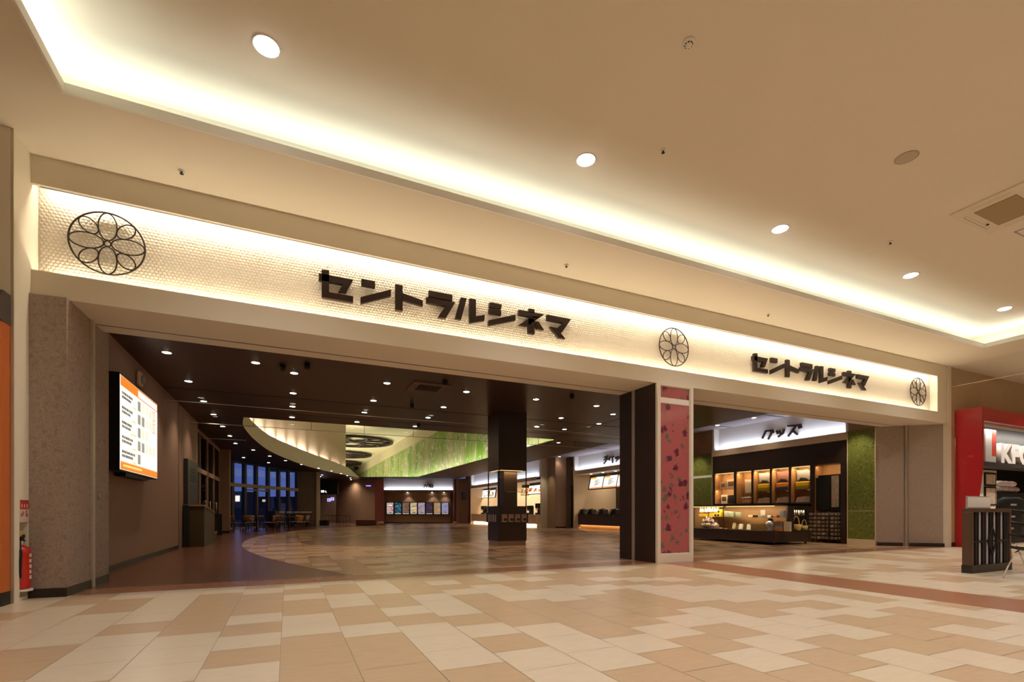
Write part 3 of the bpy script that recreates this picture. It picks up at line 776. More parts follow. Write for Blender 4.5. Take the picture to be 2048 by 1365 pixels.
for i in range(5):
    for y, pw_ in ((5.42, 120), (1.6, 120), (-2.2, 120)):
        spot('downlight_beam', (-.19 + 3.745 * i, y, ZU - .06), pw_ * 2.35, (1, .965, .95), 120, 1.0, .10)
# small fittings
def sprinkler(loc, label):
    t = thing('sprinkler', label, 'sprinkler', loc, 0, 'sprinkler heads on the mall ceiling')
    g = B(); g.lathe([(.035, 0), (.038, -.006), (.02, -.012), (.012, -.012)], 14); g.build('rose', 'ring', t)
    g = B(); g.lathe([(.010, -.012), (.010, -.035), (.022, -.037), (.022, -.041), (.004, -.042)], 10); g.build('head', 'blackm', t)
sprinkler((-1.18, 7.14, ZL), 'sprinkler head on the ceiling rim above the left flower medallion')
sprinkler((4.29, 7.14, ZL), 'sprinkler head on the ceiling rim above the large katakana sign')
sprinkler((9.24, 7.14, ZL), 'sprinkler head on the ceiling rim above the shop opening')
sprinkler((4.35, 4.86, ZU), 'sprinkler head on the high mall ceiling right of the second round lamp')
sprinkler((9.35, 4.89, ZU), 'sprinkler head on the high mall ceiling between third and fourth lamps')
sprinkler((10.14, 3.92, ZU), 'sprinkler head beside the ceiling air conditioner')
t = thing('smoke_detector', 'round smoke detector on the plain mall ceiling near the top edge', 'smoke detector', (3.58, 3.64, ZU))
g = B(); g.lathe([(.062, 0), (.062, -.014), (.05, -.022), (.034, -.024)], 24); g.build('base', 'ring', t)
g = B(); g.lathe([(.034, -.024), (.034, -.034), (.02, -.046), (.004, -.046)], 20); g.build('sensor_head', 'ring', t)
g = B()
for k in range(8): a = 2 * PI * k / 8; g.box(.034 * math.cos(a) - .006, .034 * math.cos(a) + .006, .034 * math.sin(a) - .006, .034 * math.sin(a) + .006, -.033, -.026)
g.build('vent_slots', 'blackm', t)
t = thing('ceiling_speaker', 'flat round beige speaker grille on the mall ceiling', 'speaker', (7.32, 3.64, ZU))
g = B(); g.lathe([(.118, 0), (.12, -.006), (.112, -.008), (.004, -.009)], 30); g.build('grille', pm('speaker_grille', (.50, .43, .33), .8), t)
g = B(); g.lathe([(.124, -.001), (.128, -.006), (.120, -.008), (.118, 0)], 30); g.build('rim', pm('speaker_rim', (.40, .34, .26), .6), t)
AC = pm('cassette_plastic', (.74, .66, .54), .55); M['acp'] = AC
def cassette(name, label, cat, loc, w2, h2, mf, mg, ms, rz=0):
    t = thing(name, label, cat, loc, rz)
    g = B(); g.box(-w2, w2, -h2, h2, -.025, 0); g.build('panel', mf, t, bev=.006)
    g = B(); g.box(-w2 * .62, w2 * .62, -h2 * .55, h2 * .55, -.034, -.024); g.build('intake_grille', mg, t, bev=.004)
    for sx, sy in ((0, 1), (0, -1), (1, 0), (-1, 0)):
        g = B()
        if sy: g.box(-w2 * .6, w2 * .6, sy * h2 * .80 - .018, sy * h2 * .80 + .018, -.029, -.024)
        else: g.box(sx * w2 * .83 - .018, sx * w2 * .83 + .018, -h2 * .5, h2 * .5, -.029, -.024)
        f = g.build('louvre', mf, t)
        g = B()
        if sy: g.box(-w2 * .6, w2 * .6, sy * h2 * .80 + .018, sy * h2 * .80 + .024, -.028, -.0245)
        else: g.box(sx * w2 * .83 + .018, sx * w2 * .83 + .024, -h2 * .5, h2 * .5, -.028, -.0245)
        g.build('slot', ms, f)
    return t
cassette('ceiling_air_conditioner', 'beige ceiling air conditioner on the mall ceiling at the right edge', 'air conditioner', (9.95, 3.62, ZU), .62, .44, 'acp', pm('intake_mesh', (.36, .26, .15), .8), 'blackm')
t = thing('access_hatch', 'square ceiling hatch with dark outline beside the air conditioner', 'hatch', (11.2, 3.55, ZU))
g = B(); g.box(-.3, .3, -.3, .3, -.004, 0); g.build('hatch_panel', 'ceil', t)
g = B()
for a in (-.31, .31): g.box(a - .012, a + .012, -.322, .322, -.006, 0); g.box(-.322, .322, a - .012, a + .012, -.006, 0)
g.build('frame', 'grey', t)
# ------------------------------------------------------------------ left edge: shop front and extinguisher
t = thing('orange_shop_front', 'orange curved shop front panel at the left edge with black plinth', 'shop front', (-2.745, 7.07, 0))
def rounded(x0, x1, y0, y1, r, n=6):
    return [(x0, y1), (x0, y0)] + [(x1 - r + r * math.sin(PI / 2 * k / n), y0 + r - r * math.cos(PI / 2 * k / n)) for k in range(n + 1)] + [(x1, y1)]
g = B(); g.prism(rounded(-3, 0, -.24, .05, .16), .145, 3.04, 'xy'); g.build('panel', 'orange', t)
g = B(); g.prism(rounded(-3, .004, -.245, .05, .165), 0, .145, 'xy'); g.build('plinth', 'dkbase', t)
g = B(); g.prism([(-3, -.20), (-3, 3.03), (.004, 3.03), (.004, 3.30), (-3, 3.30)][:1] + [(0, 0)] if False else [(-.30, 3.03), (.05, 3.03), (.05, 3.36), (-.10, 3.36), (-.30, 3.12)], -3, .006, 'yz'); g.build('awning_band', pm('taupe_band', (.075, .06, .05), .6), t)
t = thing('menu_poster', 'dark food poster in a black frame on the orange shop front', 'poster', (-2.90, 6.796, 1.62))
g = B(); g.box(-1.2, .055, 0, .03, 0, 1.46); g.build('frame', 'black', t)
g = B(); g.face([(-1.18, -.002, .90), (.05, -.002, .90), (.05, -.002, 1.16), (-1.18, -.002, 1.16)]); g.build('burger_picture', pm('baked_crust', (.35, .17, .07), .5, noise=(7, .7)), t)
g = B(); g.face([(-1.18, -.002, .14), (.05, -.002, .14), (.05, -.002, .70), (-1.18, -.002, .70)]); g.face([(-1.0, -.004, .42), (.05, -.004, .36), (.05, -.004, .52), (-.12, -.004, .70), (-1.0, -.004, .70)], 1); g.face([(-1.0, -.005, .18), (.03, -.005, .16), (.05, -.005, .30), (0, -.005, .36), (-1.0, -.005, .38)], 2); g.build('plate_picture', [pm('poster_pale', (.45, .40, .37), .5), 'scr_orange' if False else pm('poster_orange', (.60, .13, .04), .5), pm('poster_bun', (.42, .36, .28), .5, noise=(9, .3))], t)
text('lettering', 'MENU', .075, 'paper', t, (-.21, -.004, 1.33), ext=.001)
t = thing('fire_extinguisher', 'red fire extinguisher standing in the niche of the left pier', 'fire extinguisher', (XL - .03, 7.386, .125))
t.scale = (1.1, 1.1, 1.13)
g = B(); g.lathe([(.068, 0), (.078, .012), (.080, .03), (.080, .36), (.074, .40), (.05, .43), (.022, .445)], 24); g.build('cylinder', 'exred', t)
g = B(); g.lathe([(.022, .44), (.026, .445), (.026, .475), (.018, .485)], 14); g.build('neck', 'steel', t)
g = B(); g.prism([(-.03, .48), (.03, .48), (.075, .53), (.07, .545), (.0, .515), (-.03, .52)], -.013, .013, 'yz'); g.prism([(-.02, .475), (.085, .478), (.085, .49), (-.02, .492)], -.012, .012, 'yz'); g.build('handle', 'black', t)
g = B(); g.tube([(.0, -.01, .53), (.005, -.02, .56), (.005, 0, .575), (.0, .02, .56), (0, .01, .53)], .007, 6); g.build('safety_pin', 'yellow', t)
g = B(); g.tube([(0, -.02, .48), (.02, -.07, .46), (.04, -.095, .36), (.03, -.092, .18), (.03, -.085, .12)], .012, 8); g.build('hose', 'black', t)
g = B()
g.bm.free()
for k in range(5): B().box(.070, .0825, -.02, .012 - .004 * (k % 2), .10 + .055 * k, .135 + .055 * k).build('printed_label', 'paper', t)
t = thing('niche_shelf', 'small white rounded shelf below the red fire extinguisher', 'shelf', (XL - .19, 7.388, .10))
g = B(); g.prism([(0, -.10), (.17, -.10), (.25, -.06), (.27, 0), (.25, .06), (.17, .10), (0, .10)], 0, .024, 'xy'); g.build('board', 'white', t, bev=.004)
g = B(); g.prism([(0, -.065), (.12, -.06), (.12, 0)], -.09, .09, 'xz') if False else g.box(0, .12, -.09, .09, -.066, 0); g.build('bracket', 'white', t)
t = thing('extinguisher_notice', 'red and white picture notice on the pier above the extinguisher', 'notice', (XL + .001, 7.287, .888), PI / 2)
t.scale = (.78, 1, 1)
g = B(); g.box(0, .255, -.003, 0, 0, .25); g.build('sheet', pm('notice_white', (.72, .60, .54), .5), t)
g = B(); g.box(0, .255, -.0045, -.003, .145, .25); g.build('red_header', pm('notice_red', (.50, .03, .03), .5), t)
g = B()
g.bm.free(); INK = pm('notice_ink', (.40, .08, .10), .5)
for k in range(3): B().box(.04 + .075 * k, .06 + .075 * k, -.006, -.0045, .165, .205).build('pictogram', 'paper', t)
for k, (a, z0, hh) in enumerate(((.02, .06, .04), (.07, .07, .05), (.17, .06, .075), (.2, .06, .03))): B().box(a, a + .025, -.006, -.003, z0, z0 + hh).build('pictogram', INK, t)
t = thing('sensor_plate', 'tiny oval switch plate on the patterned left reveal', 'switch', (-2.358, 8.47, 1.22), PI / 2)
g = B(); g.lathe([(.028, 0), (.028, .012), (.02, .016), (.003, .016)], 14, mi=0); o = g.build('plate', 'grey', t); o.rotation_euler = (PI / 2, 0, 0); o.scale = (1, 1.4, 1)
# ------------------------------------------------------------------ right edge: glass smoke screen, screen cabinet, fried chicken counter
def smoke_glass(p0, p1, z0, z1, label, group='hanging glass smoke screens', joints=0):
    p0, p1 = Vector(p0), Vector(p1); d = p1 - p0; L = d.length
    t = thing('glass_smoke_screen', label, 'smoke screen', (p0.x, p0.y, 0), math.atan2(d.y, d.x), group)
    g = B(); g.box(0, L, -.004, .004, z0, z1); g.build('glass_sheet', 'glass', t)
    g = B(); g.box(0, L, -.008, .008, z0 - .012, z0 + .004); g.build('bottom_edge', 'steel', t)
    if joints:
        g = B()
        for k in range(1, joints): g.box(L * k / joints - .005, L * k / joints + .005, -.007, .007, z0, z1)
        g.build('joint', 'blackm', t)
    return t
smoke_glass((17.32, 7.52), (17.36, -6.5), 4.60, ZL, 'hanging glass smoke screen across the mall right of the entrance beam')
t = thing('divider_cabinet', 'low dark wood divider with black window bars near the right edge', 'room divider', (10.10, 4.10, 0))
g = B(); g.box(0, .06, 0, .13, .12, .999); g.box(1.27, 1.33, 0, .13, .12, .999); g.box(0, 1.33, 0, .13, 1.0, 1.06); g.build('wood_frame', pm('cabinet_brown', (.085, .042, .022), .45), t, bev=.004)
g = B(); g.box(-.004, 1.334, -.006, .136, 0, .13); g.build('plinth', 'dkbase', t)
g = B(); g.box(.06, 1.27, .035, .12, .13, 1.0); g.build('back_panel', pm('pale_lilac_panel', (.66, .56, .57), .5), t)
g = B()
for k in range(5):
    x = .06 + 1.21 * (k + .5) / 5; g.box(x - .055, x - .012, .004, .03, .13, 1.0); g.box(x + .012, x + .055, .004, .03, .13, 1.0)
g.box(.06, 1.27, .006, .036, .50, .53); g.build('window_bars', 'black', t)
g = B(); g.tube([(.665, .0, .28), (.80, .0, .515), (.665, .0, .75), (.53, .0, .515)], .014, 6, True); g.build('diamond_ornament', 'black', t)
t = thing('table_sign', 'white card sign in a grey frame on the dark divider', 'sign', (10.10, 4.16, 1.06), 0)
g = B(); g.box(0, .76, 0, .02, 0, .205); g.build('frame', 'grey', t)
g = B(); g.box(.015, .745, -.003, 0, .015, .19); g.build('card', 'paper', t)
# stackable moulded chairs
def shell_chair(label, loc, rz, legs=True, group='black moulded chairs by the food counter'):
    t = thing('moulded_chair', label, 'chair', loc, rz, group)
    g = B()
    def P(a, s2):                                     # profile along the seat and up the back
        pts = [(-.20, .44), (-.10, .425), (.05, .42), (.16, .44), (.21, .52), (.235, .64), (.25, .78), (.25, .84)]
        return pts
    prof = P(0, 0); wd = [.19, .22, .235, .225, .225, .235, .215, .12]
    rows = []
    for (y, z), w3 in zip(prof, wd):
        rows.append([g.bm.verts.new((w3 * math.sin(q), y - .06 * (1 - math.cos(q)) * (1 if z > .5 else 0) , z + .05 * (1 - math.cos(q * 1.2)) * (1 if z <= .5 else 0))) for q in [-1.5 + 3.0 * k / 10 for k in range(11)]])
    for i in range(len(rows) - 1):
        for k in range(10):
            f = g.bm.faces.new((rows[i][k], rows[i][k + 1], rows[i + 1][k + 1], rows[i + 1][k])); f.smooth = True
    o = g.build('shell', 'black', t); md = o.modifiers.new('thick', 'SOLIDIFY'); md.thickness = .014; md.offset = 0
    g = B(); g.box(-.045, .045, .252, .262, .68, .715); g.build('hand_grip', 'grey', t)
    if legs:
        for sx in (-1, 1):
            for sy in (-1, 1):
                g = B(); g.tube([(sx * .13, sy * .10, .42), (sx * .17, sy * .13, .38), (sx * .25, sy * .22, .008)], .011, 8); g.build('leg', 'chrome', t)
    return t
ch0 = shell_chair('black moulded chair with thin chrome legs at the right edge, bottom of its stack', (10.07, 3.37, 0), PI * .93)
for k in range(3):
    c2 = shell_chair('black moulded chair at the right edge, %s of its stack' % ('second from the bottom', 'third from the bottom', 'topmost')[k], (10.08 + .005 * k, 3.36 - .02 * k, .18 * (k + 1)), PI * .93, False)
shell_chair('black rounded moulded chair showing behind the divider beside the card sign', (12.42, 4.62, 0), PI * .80)
c2 = shell_chair('black rounded moulded chair stacked on the chair behind the divider', (12.42, 4.60, .22), PI * .80, False)
c2 = shell_chair('topmost black rounded moulded chair of the stack behind the divider', (12.42, 4.58, .44), PI * .80, False)
# red fried chicken shop front
RX, RY0, RY1 = 17.62, 6.93, 7.53
t = thing('red_shop_frame', 'big red portal frame of the fried chicken counter', 'shop front', (RX, RY0, 0))
hY = RY1 - RY0
zt_ = onX(1961, 814, RX).z
zi0, zi1 = onY(1970, 842, RY0).z, onY(1969, 922, RY0).z
g = B(); g.prism([(0, zi1 - .1), (0, zt_), (hY, zt_), (hY, 0), (hY * .35, 0), (hY * .30, .55)], 0, .10, 'yz'); g.build('side_panel', 'red', t)
g = B(); g.box(.10, 8, 0, .12, zi0, zt_); g.box(.10, 8, .12, hY, zt_ - .05, zt_); g.build('header', 'red', t)
KX = lambda u, y: onY(u, 900, y).x
t2 = thing('counter_sign_box', 'dark sign box with white letters inside the red portal', 'sign', (RX + .12, RY0 + .12, zi1 - .10))
HB = zi0 - zi1
g = B(); g.box(0, 9, .42, .46, 0, HB + .12); g.box(0, 9, -.02, .46, -.02, .10); g.build('backing', pm('sign_box_dark', (.035, .03, .026), .5), t2)
bx0 = RX + .12
g = B(); g.box(KX(1971, 7.1) - bx0, KX(1992, 7.1) - bx0, .05, .09, .11, .11 + .84 * HB); g.build('picture_panel', pm('panel_grey_white', (.50, .47, .45), .5), t2)
g = B(); g.box(KX(1984, 7.1) - bx0, KX(1992, 7.1) - bx0, .044, .05, .30, .11 + .84 * HB); g.build('red_stripe', pm('panel_red', (.50, .05, .02), .5), t2)
for k, ch in enumerate('KFC'): text('letter', ch, .80, 'paper', t2, (KX((1999, 2021, 2037)[k], 7.1) - bx0, .10, .11), ext=.08, off=.04, sx=1.25)
p0, p1 = KX(1955, 7.62), KX(1993, 7.62)
t = thing('menu_board', 'pale menu sheets in black frames on the white board left of the chicken counter', 'menu', (p0, 7.62, 0), 0)
g = B(); g.box(0, p1 - p0, 0, .05, 0, 2.3); g.build('wall_board', 'paper', t)
q0, q1 = KX(1967.5, 7.62) - p0, KX(1990, 7.62) - p0
za_, zb_ = onY(1978, 946, 7.6).z, onY(1978, 1012, 7.6).z; zm = (za_ + zb_) / 2 + .1
for z0, z1 in ((zb_, zm - .02), (zm, za_)):
    g = B(); g.box(q0, q1, -.03, 0, z0, z1); f = g.build('frame', 'black', t)
    g = B(); g.box(q0 + .06, q1 - .06, -.036, -.03, z0 + .05, z1 - .05); g.build('menu_sheet', pm('menu_print', (.55, .42, .34), .5, noise=(9, .6)), f)
cx0 = p1 + .05
zt3 = onY(2015, 986, 8.0).z
t = thing('serving_counter', 'dark serving counter of the fried chicken shop', 'counter', (cx0, 7.7, 0))
g = B(); g.box(0, 9, 0, .1, 0, .97); g.build('front', 'blackm', t)
g = B(); g.box(0, 9, -.03, .7, .97, 1.02); g.build('worktop', 'grey', t)
g = B(); g.box(0, 3.2, 0, .40, 0, zt3 - 1.025); tag(g.build('warming_box', 'blackm', None, (cx0 + .05, 7.8, 1.022), bev=.01), 'black box under the heap of white packets on the chicken counter', 'box')
for k in range(7):
    u = (1992, 2004, 2016, 2028, 2000, 2011, 2022)[k]
    g = B(); g.ell((0, 0, .10), .26, .12, .10, 14, 8)
    o = g.build('wrapped_packet', pm('white_wrap' + str(k), (.62 + .02 * k, .58, .60), .5), None, (KX(u, 8.0), 8.0, zt3 + .002 + (0 if k < 4 else .19))); tag(o, 'white wrapped packet heaped on the chicken counter, %s from the left in %s layer' % (ordn(k if k < 4 else k - 4), 'lower' if k < 4 else 'upper'), 'packet', 'wrapped packets on the chicken counter')
area('kitchen_lamp', (20, 8.4, 3.48), (0, 0, 0), 4, .3, 40, (1, .86, .66))
# ------------------------------------------------------------------ cinema lobby: left side
def bars(parent, name, mats, rects, y=-.003):
    g = B()
    for x0, x1, z0, z1, mi in rects: g.face([(x0, y - .0004 * mi, z0), (x1, y - .0004 * mi, z0), (x1, y - .0004 * mi, z1), (x0, y - .0004 * mi, z1)], mi)
    return g.build(name, mats, parent)
# big timetable screen on the left wall (local x runs away from the viewer)
MX, MY0, MY1, MZ0, MZ1 = -2.50, 10.0, 12.5, 1.715, 3.27
t = thing('timetable_screen', 'large lit film timetable screen with orange bars on the left wall', 'screen', (MX, MY0, MZ0), PI / 2)
Lm, Hm = MY1 - MY0, MZ1 - MZ0
g = B(); g.box(-.03, Lm + .03, .004, .20, -.03, Hm + .03); g.box(.5, Lm - .5, .05, .20, -.09, -.03); g.build('housing', 'black', t)
g = B(); g.box(-.005, Lm + .005, 0, .004, -.005, Hm + .005); g.build('display', 'scr_white', t)
bars(t, 'header_bar', ['scr_orange', 'scr_blue', 'scr_white'], [(0, Lm, Hm - .17, Hm, 0), (1.05, Lm - .04, Hm - .15, Hm - .03, 2), (1.12, 1.55, Hm - .12, Hm - .05, 1), (1.8, 2.3, Hm - .12, Hm - .06, 1)])
bars(t, 'footer_bar', ['scr_orange', 'scr_yellow'], [(0, Lm, 0, .14, 0), (.15, 1.3, .055, .09, 1)])
rnd = random.Random(4)
R = []
for r in range(5):
    z = 1.16 - r * .245
    R.append((0, Lm, z - .055, z - .045, 3))
    for q in range(2):
        x = .08
        while x < .5 + .35 * rnd.random():
            wd = .03 + .05 * rnd.random(); R.append((x, x + wd, z + .10 - q * .07, z + .145 - q * .07, 1)); x += wd + .012
    for q in range((5, 5, 3, 5, 1)[r]):
        x = 1.02 + q * .27; dark = q < (1, 2, 1, 2, 1)[r]
        R.append((x, x + .19, z - .01, z + .17, 0 if dark else 3))
        if not dark: R += [(x + .03, x + .15, z + .09, z + .14, 1), (x + .03, x + .15, z + .02, z + .05, 0)]
        if q == 4 and r < 2: R += [(x - .01, x + .2, z + .165, z + .18, 4), (x - .01, x + .2, z - .02, z - .005, 4), (x - .01, x + .005, z - .02, z + .18, 4), (x + .185, x + .2, z - .02, z + .18, 4)]
    R.append((.55 + .2 * rnd.random(), .9, z - .03, z - .005, 2))
bars(t, 'listing', ['scr_grey', 'scr_dark', 'scr_yellow', pm('scr_rule', (.5, .45, .35), .5, emit=(1, .88, .66), estr=.95), 'scr_orange'], R)
t = thing('emergency_light', 'beige oval emergency lamp on the left wall above the timetable screen', 'lamp', (-2.72, 12.0, 3.66), PI / 2)
g = B(); g.box(-.13, .13, -.07, 0, -.15, .15); g.build('housing', 'cream2', t, bev=.05)
g = B(); g.lathe([(.085, 0), (.085, .02), (.06, .05), (.004, .06)], 18); o = g.build('lamp_lens', 'grey', t); o.location = (.0, -.07, .0); o.rotation_euler = (PI / 2, 0, 0)
# notice board and low counter by the glazed doors
t = thing('notice_board', 'dark tall notice board on the left wall beyond the timetable screen', 'board', (-2.715, 16.75, 1.22), PI / 2)
g = B(); g.box(0, 1.75, -.10, 0, 0, 1.33); g.build('board', pm('dark_slate', (.035, .028, .026), .35), t)
R = []
for r in range(6):
    x = .3
    while x < 1.3: wd = .05 + .08 * rnd.random(); R.append((x, x + wd, 1.05 - r * .07, 1.085 - r * .07, 0)); x += wd + .03
bars(t, 'lettering', ['blackm'], R, -.102)
bars(t, 'glossy_strip', ['chrome'], [(.40, .44, .30, .60, 0), (1.2, 1.24, .30, .60, 0)], -.103)
t = thing('low_counter', 'dark olive low counter with sloping top beside the left doors', 'counter', (-2.70, 16.62, 0), PI / 2)
OL = pm('olive_panel', (.065, .045, .018), .5); M['olive'] = OL
g = B(); g.prism([(.03, 0), (2.15, 0), (2.15, .98), (.03, 1.19)], -.50, 0, 'xz'); g.build('body', 'olive', t)
g = B(); g.prism([(-.02, 1.17), (2.2, .96), (2.2, 1.0), (-.02, 1.215)], -.53, 0, 'xz'); g.build('top_rail', 'cream2' if False else 'mulberry', t)
g = B(); g.box(-.06, .03, -.13, 0, 0, 1.2); g.build('end_post', 'blackm', t)
t = thing('floor_stand', 'slim black stand on the floor in front of the partition wall', 'stand', (-2.72, 25.0, 0))
g = B(); g.box(-.09, .09, -.05, .05, .03, .92); g.build('panel', 'blackm', t)
g = B(); g.box(-.12, .12, -.14, .14, 0, .03); g.build('base', 'black', t)
# ------------------------------------------------------------------ lobby column with showcase
t = thing('display_column', 'dark square column with glass showcase and brochure racks', 'column', (5.65, 13.25, 0))
cw, cd = .92, .85
g = B(); g.box(0, cw, 0, cd, 2.25, ZI); g.build('upper_shaft', 'dkwood', t)
g = B(); g.box(.26, cw - .22, .20, cd - .15, 1.18, 2.25); g.box(.22, .26, .03, cd - .15, 1.18, 2.25) if False else None; g.build('core', 'dkwood', t)
g = B(); g.box(0, cw, 0, cd, .94, 1.18); g.build('ledge', 'dkwood', t)
g = B(); g.box(.0, cw, 0, cd, .14, .70); g.build('base', 'dkwood', t)
g = B(); g.box(.02, cw - .02, .02, cd - .02, 0, .14); g.build('kick_plate', pm('brushed_plinth', (.34, .24, .17), .3, .3), t)
g = B(); g.box(-.035, cw + .035, -.035, cd + .035, .68, .97); g.build('brochure_rack', 'dkwood', t)
g = B()
for x0, x1, y0, y1 in ((0, cw, .0, .008), (0, .008, 0, cd), (cw - .008, cw, 0, cd)): g.box(x0, x1, y0, y1, 1.18, 2.25)
g.build('glass_case', 'glass', t)
g = B()
for x in (0, cw - .025):
    for y in (0, cd - .025): g.box(x, x + .025, y, y + .025, 1.18, 2.25)
g.build('corner_post', 'black', t)
g = B(); g.box(.10, cw - .1, .05, .09, 2.235, 2.25); g.box(.05, .09, .1, cd - .1, 2.235, 2.25); g.build('lamp_strip', 'strip', t)
area('showcase_lamp', (5.65 + .46, 13.25 + .11, 2.22), (0, 0, 0), .6, .05, 6.0, (1, .60, .26))
for k in range(4):
    u = thing('brochure', 'pale flyer in the column rack, %s' % ('leftmost of four', 'second from the left of four', 'third from the left of four', 'rightmost of four')[k], 'flyer', (5.65 + .085 + .215 * k, 13.25 - .035, .705), 0, 'flyers in the column rack')
    g = B(); g.box(0, .165, -.012, 0, 0, .235); g.build('sheet', pm('flyer_paper%d' % k, (.30, .22, .18), .5, noise=(18, .8)), u)
    bars(u, 'printed_mark', [pm('flyer_ink%d' % k, (.45, .16, .12), .5), 'blackm'], [(.02, .10, .13, .21, 0), (.06, .15, .04, .11, 1)], -.0135)
for k in range(4):
    u = tag(B().box(0, .004, 0, .09, 0, .22).build('side_brochure', 'steel' if k % 2 else 'grey', None, (5.65 - .035 - .005, 13.36 + .17 * k, .71)), 'narrow leaflet on the left face of the column rack, %s from the front' % ordn(k), 'leaflet', 'leaflets on the left face of the column')
g = B(); g.box(0, .45, 0, .10, 0, .012); tag(g.build('gilt_display_tray', pm('gilt', (.55, .36, .10), .35, .4), None, (5.65 + .30, 13.27, 1.60)), 'thin gilt tray in the column showcase', 'tray')
# ------------------------------------------------------------------ lamps of the lobby ceiling
DLW = (1, .76, .54)
small = downlight('lobby_downlight', .075, 'lens2', 'x', 'small round lamps in the dark lobby ceiling', (.13, 11.54, ZI))
cols_ = (.13, 2.1, 4.05, 6.0, 7.92); rows_ = (11.54, 13.5, 15.2, 16.92)
first = True
def lobby_lamp(x, y, z, label, power=26, ang=110):
    if power < 40: power *= 1.4
    global first
    if first: small.location = (x, y, z); small['label'] = label; first = False
    else: dup(small, (x, y, z), 0, label)
    spot('lobby_beam', (x, y, z - .03), power, DLW, ang, .9, .05)
for i, x in enumerate(cols_):
    for j, y in enumerate(rows_):
        if (i, j) in ((3, 1), (3, 2), (3, 3)): continue
        lobby_lamp(x, y, ZI, 'small lobby lamp, %s row behind the entrance beam, %s from the left' % (ordn(j), ordn(i if i < 4 or j == 0 else i)), 48)
for k, y in enumerate((11.05, 13.26, 15.49, 17.44, 19.75, 22.08, 24.4)):
    lobby_lamp(-2.06, y, ZI, 'small lobby lamp in the row along the left wall, %s from the entrance' % ordn(k), 85)
lobby_lamp(-.58, 11.06, ZI, 'small lobby lamp between the left wall row and the column grid', 22)
far_l = [(506.5, 900.5), (487, 916), (539.5, 912.7), (537, 926), (571, 921.6), (603, 929.5), (637, 937), (663, 942.5), (682, 947.5), (694.5, 952)]
for k, (u, v) in enumerate(far_l):
    p = onZ(u, v, ZI); lobby_lamp(p.x, p.y, ZI, 'small far lobby lamp left of the white sweeping band, %s from the left' % ordn(k), 24)
far_r = [(644, 950.5), (641, 953.5), (701, 956.5), (702, 960), (699.5, 963), (692, 965.5)]
for k, (u, v) in enumerate(far_r):
    p = onZ(u, v, ZI); lobby_lamp(p.x, p.y, ZI, 'tiny far lobby lamp near the toilets recess, %s counted clockwise' % ordn(k), 150, 140)
for k, (u, v) in enumerate(((1226, 829), (1198, 848), (1129, 859), (1074, 854))):
    p = onZ(u, v, ZI); lobby_lamp(p.x, p.y, ZI, 'small lobby lamp right of the dark column, %s from the entrance' % ordn(k), 22)
for k, (u, v) in enumerate(((1193, 880), (1117, 886), (1119, 914))):
    p = onZ(u, v, ZS if k != 1 else ZI); lobby_lamp(p.x, p.y, ZS if k != 1 else ZI, 'small lamp in the ceiling before the ticket counter, %s from the entrance' % ordn(k), 22)
for k, (u, v) in enumerate(((1441, 828), (1508, 836), (1435, 851))):
    p = onZ(u, v, ZS); lobby_lamp(p.x, p.y, ZS, 'small lamp in the pale ceiling before the goods sign, %s from the left' % ordn((1, 2, 0)[k]), 26)
# dark fittings on the lobby ceiling
for k, (u, v, lb) in enumerate(((890, 761, 'small black ceiling speaker above the lobby air conditioner'), (824, 808, 'small black ceiling speaker below the lobby air conditioner'), (1144, 790, 'small black ceiling speaker right of the dark column'), (837, 848, 'small black ceiling camera before the tall hall'), (565, 731, 'small dark ceiling fitting left of the second lobby lamp row'), (614, 728, 'small dark ceiling fitting right of the second lobby lamp row'))):
    p = onZ(u, v, ZI); g = B(); g.lathe([(.05, 0), (.06, -.02), (.06, -.09), (.045, -.11), (.004, -.11)], 14); tag(g.build('ceiling_speaker', 'black', None, (p.x, p.y, ZI)), lb, 'speaker', 'black fittings on the lobby ceiling')
cassette('lobby_air_conditioner', 'dark brown air conditioner in the lobby ceiling', 'air conditioner', (3.07, 11.5, ZI), .44, .44, pm('brown_cassette', (.14, .09, .065), .5), 'blackm', 'blackm')
# glass smoke screens and ceiling joints of the lobby
smoke_glass((-2.7, 14.15), (13.3, 14.15), 3.70, ZI, 'hanging glass smoke screen nearest the entrance beam in the lobby')
smoke_glass((-2.7, 17.62), (12.7, 17.62), 3.74, ZI, 'hanging glass smoke screen along the front edge of the tall hall', joints=9)
smoke_glass((-2.9, 21.0), (-1.42, 21.0), 3.72, ZI, 'short hanging glass smoke screen by the left doors')
g = B()
for y in (14.1, 16.4): g.box(-2.7, 13.2, y - .02, y + .02, ZI - .004, ZI)
for x in (9.7,): g.box(x - .015, x + .015, 8.7, 17.5, ZI - .004, ZI)
st('trim_12', g, 'blackm')
g = B()
for y in (9.6, 11.9, 14.2): g.box(13.3, 16.6, y - .03, y + .03, ZS - .006, ZS)
for x in (14.9,): g.box(x - .03, x + .03, 8.7, 17.5, ZS - .006, ZS)
st('trim_13', g, 'blackm')
# medallions on the tall hall ceiling
for k, (u, v, R_) in enumerate(((52.8, 0, 3.8), (65.3, 0, 3.5), (76.8, 0, 3.8))):
    p = Vector((6.28, u, ZA))
    flower_disc('ceiling_medallion', R_, .14, ('nearest and largest looking', 'middle', 'farthest')[k] + ' dark wire flower medallion on the tall hall ceiling', 'ornament', 'wire flower medallions on the hall ceiling', (p.x, p.y, p.z - .2), (PI / 2, 0, 0))
p = onZ(709.5, 934, 8.5); g = B(); g.lathe([(.3, 0), (.35, -.2), (.2, -.5), (.01, -.5)], 12); tag(g.build('hall_speaker', 'black', None, (p.x + .2, p.y, ZA)), 'tiny black speaker on the tall hall ceiling beyond the medallions', 'speaker')
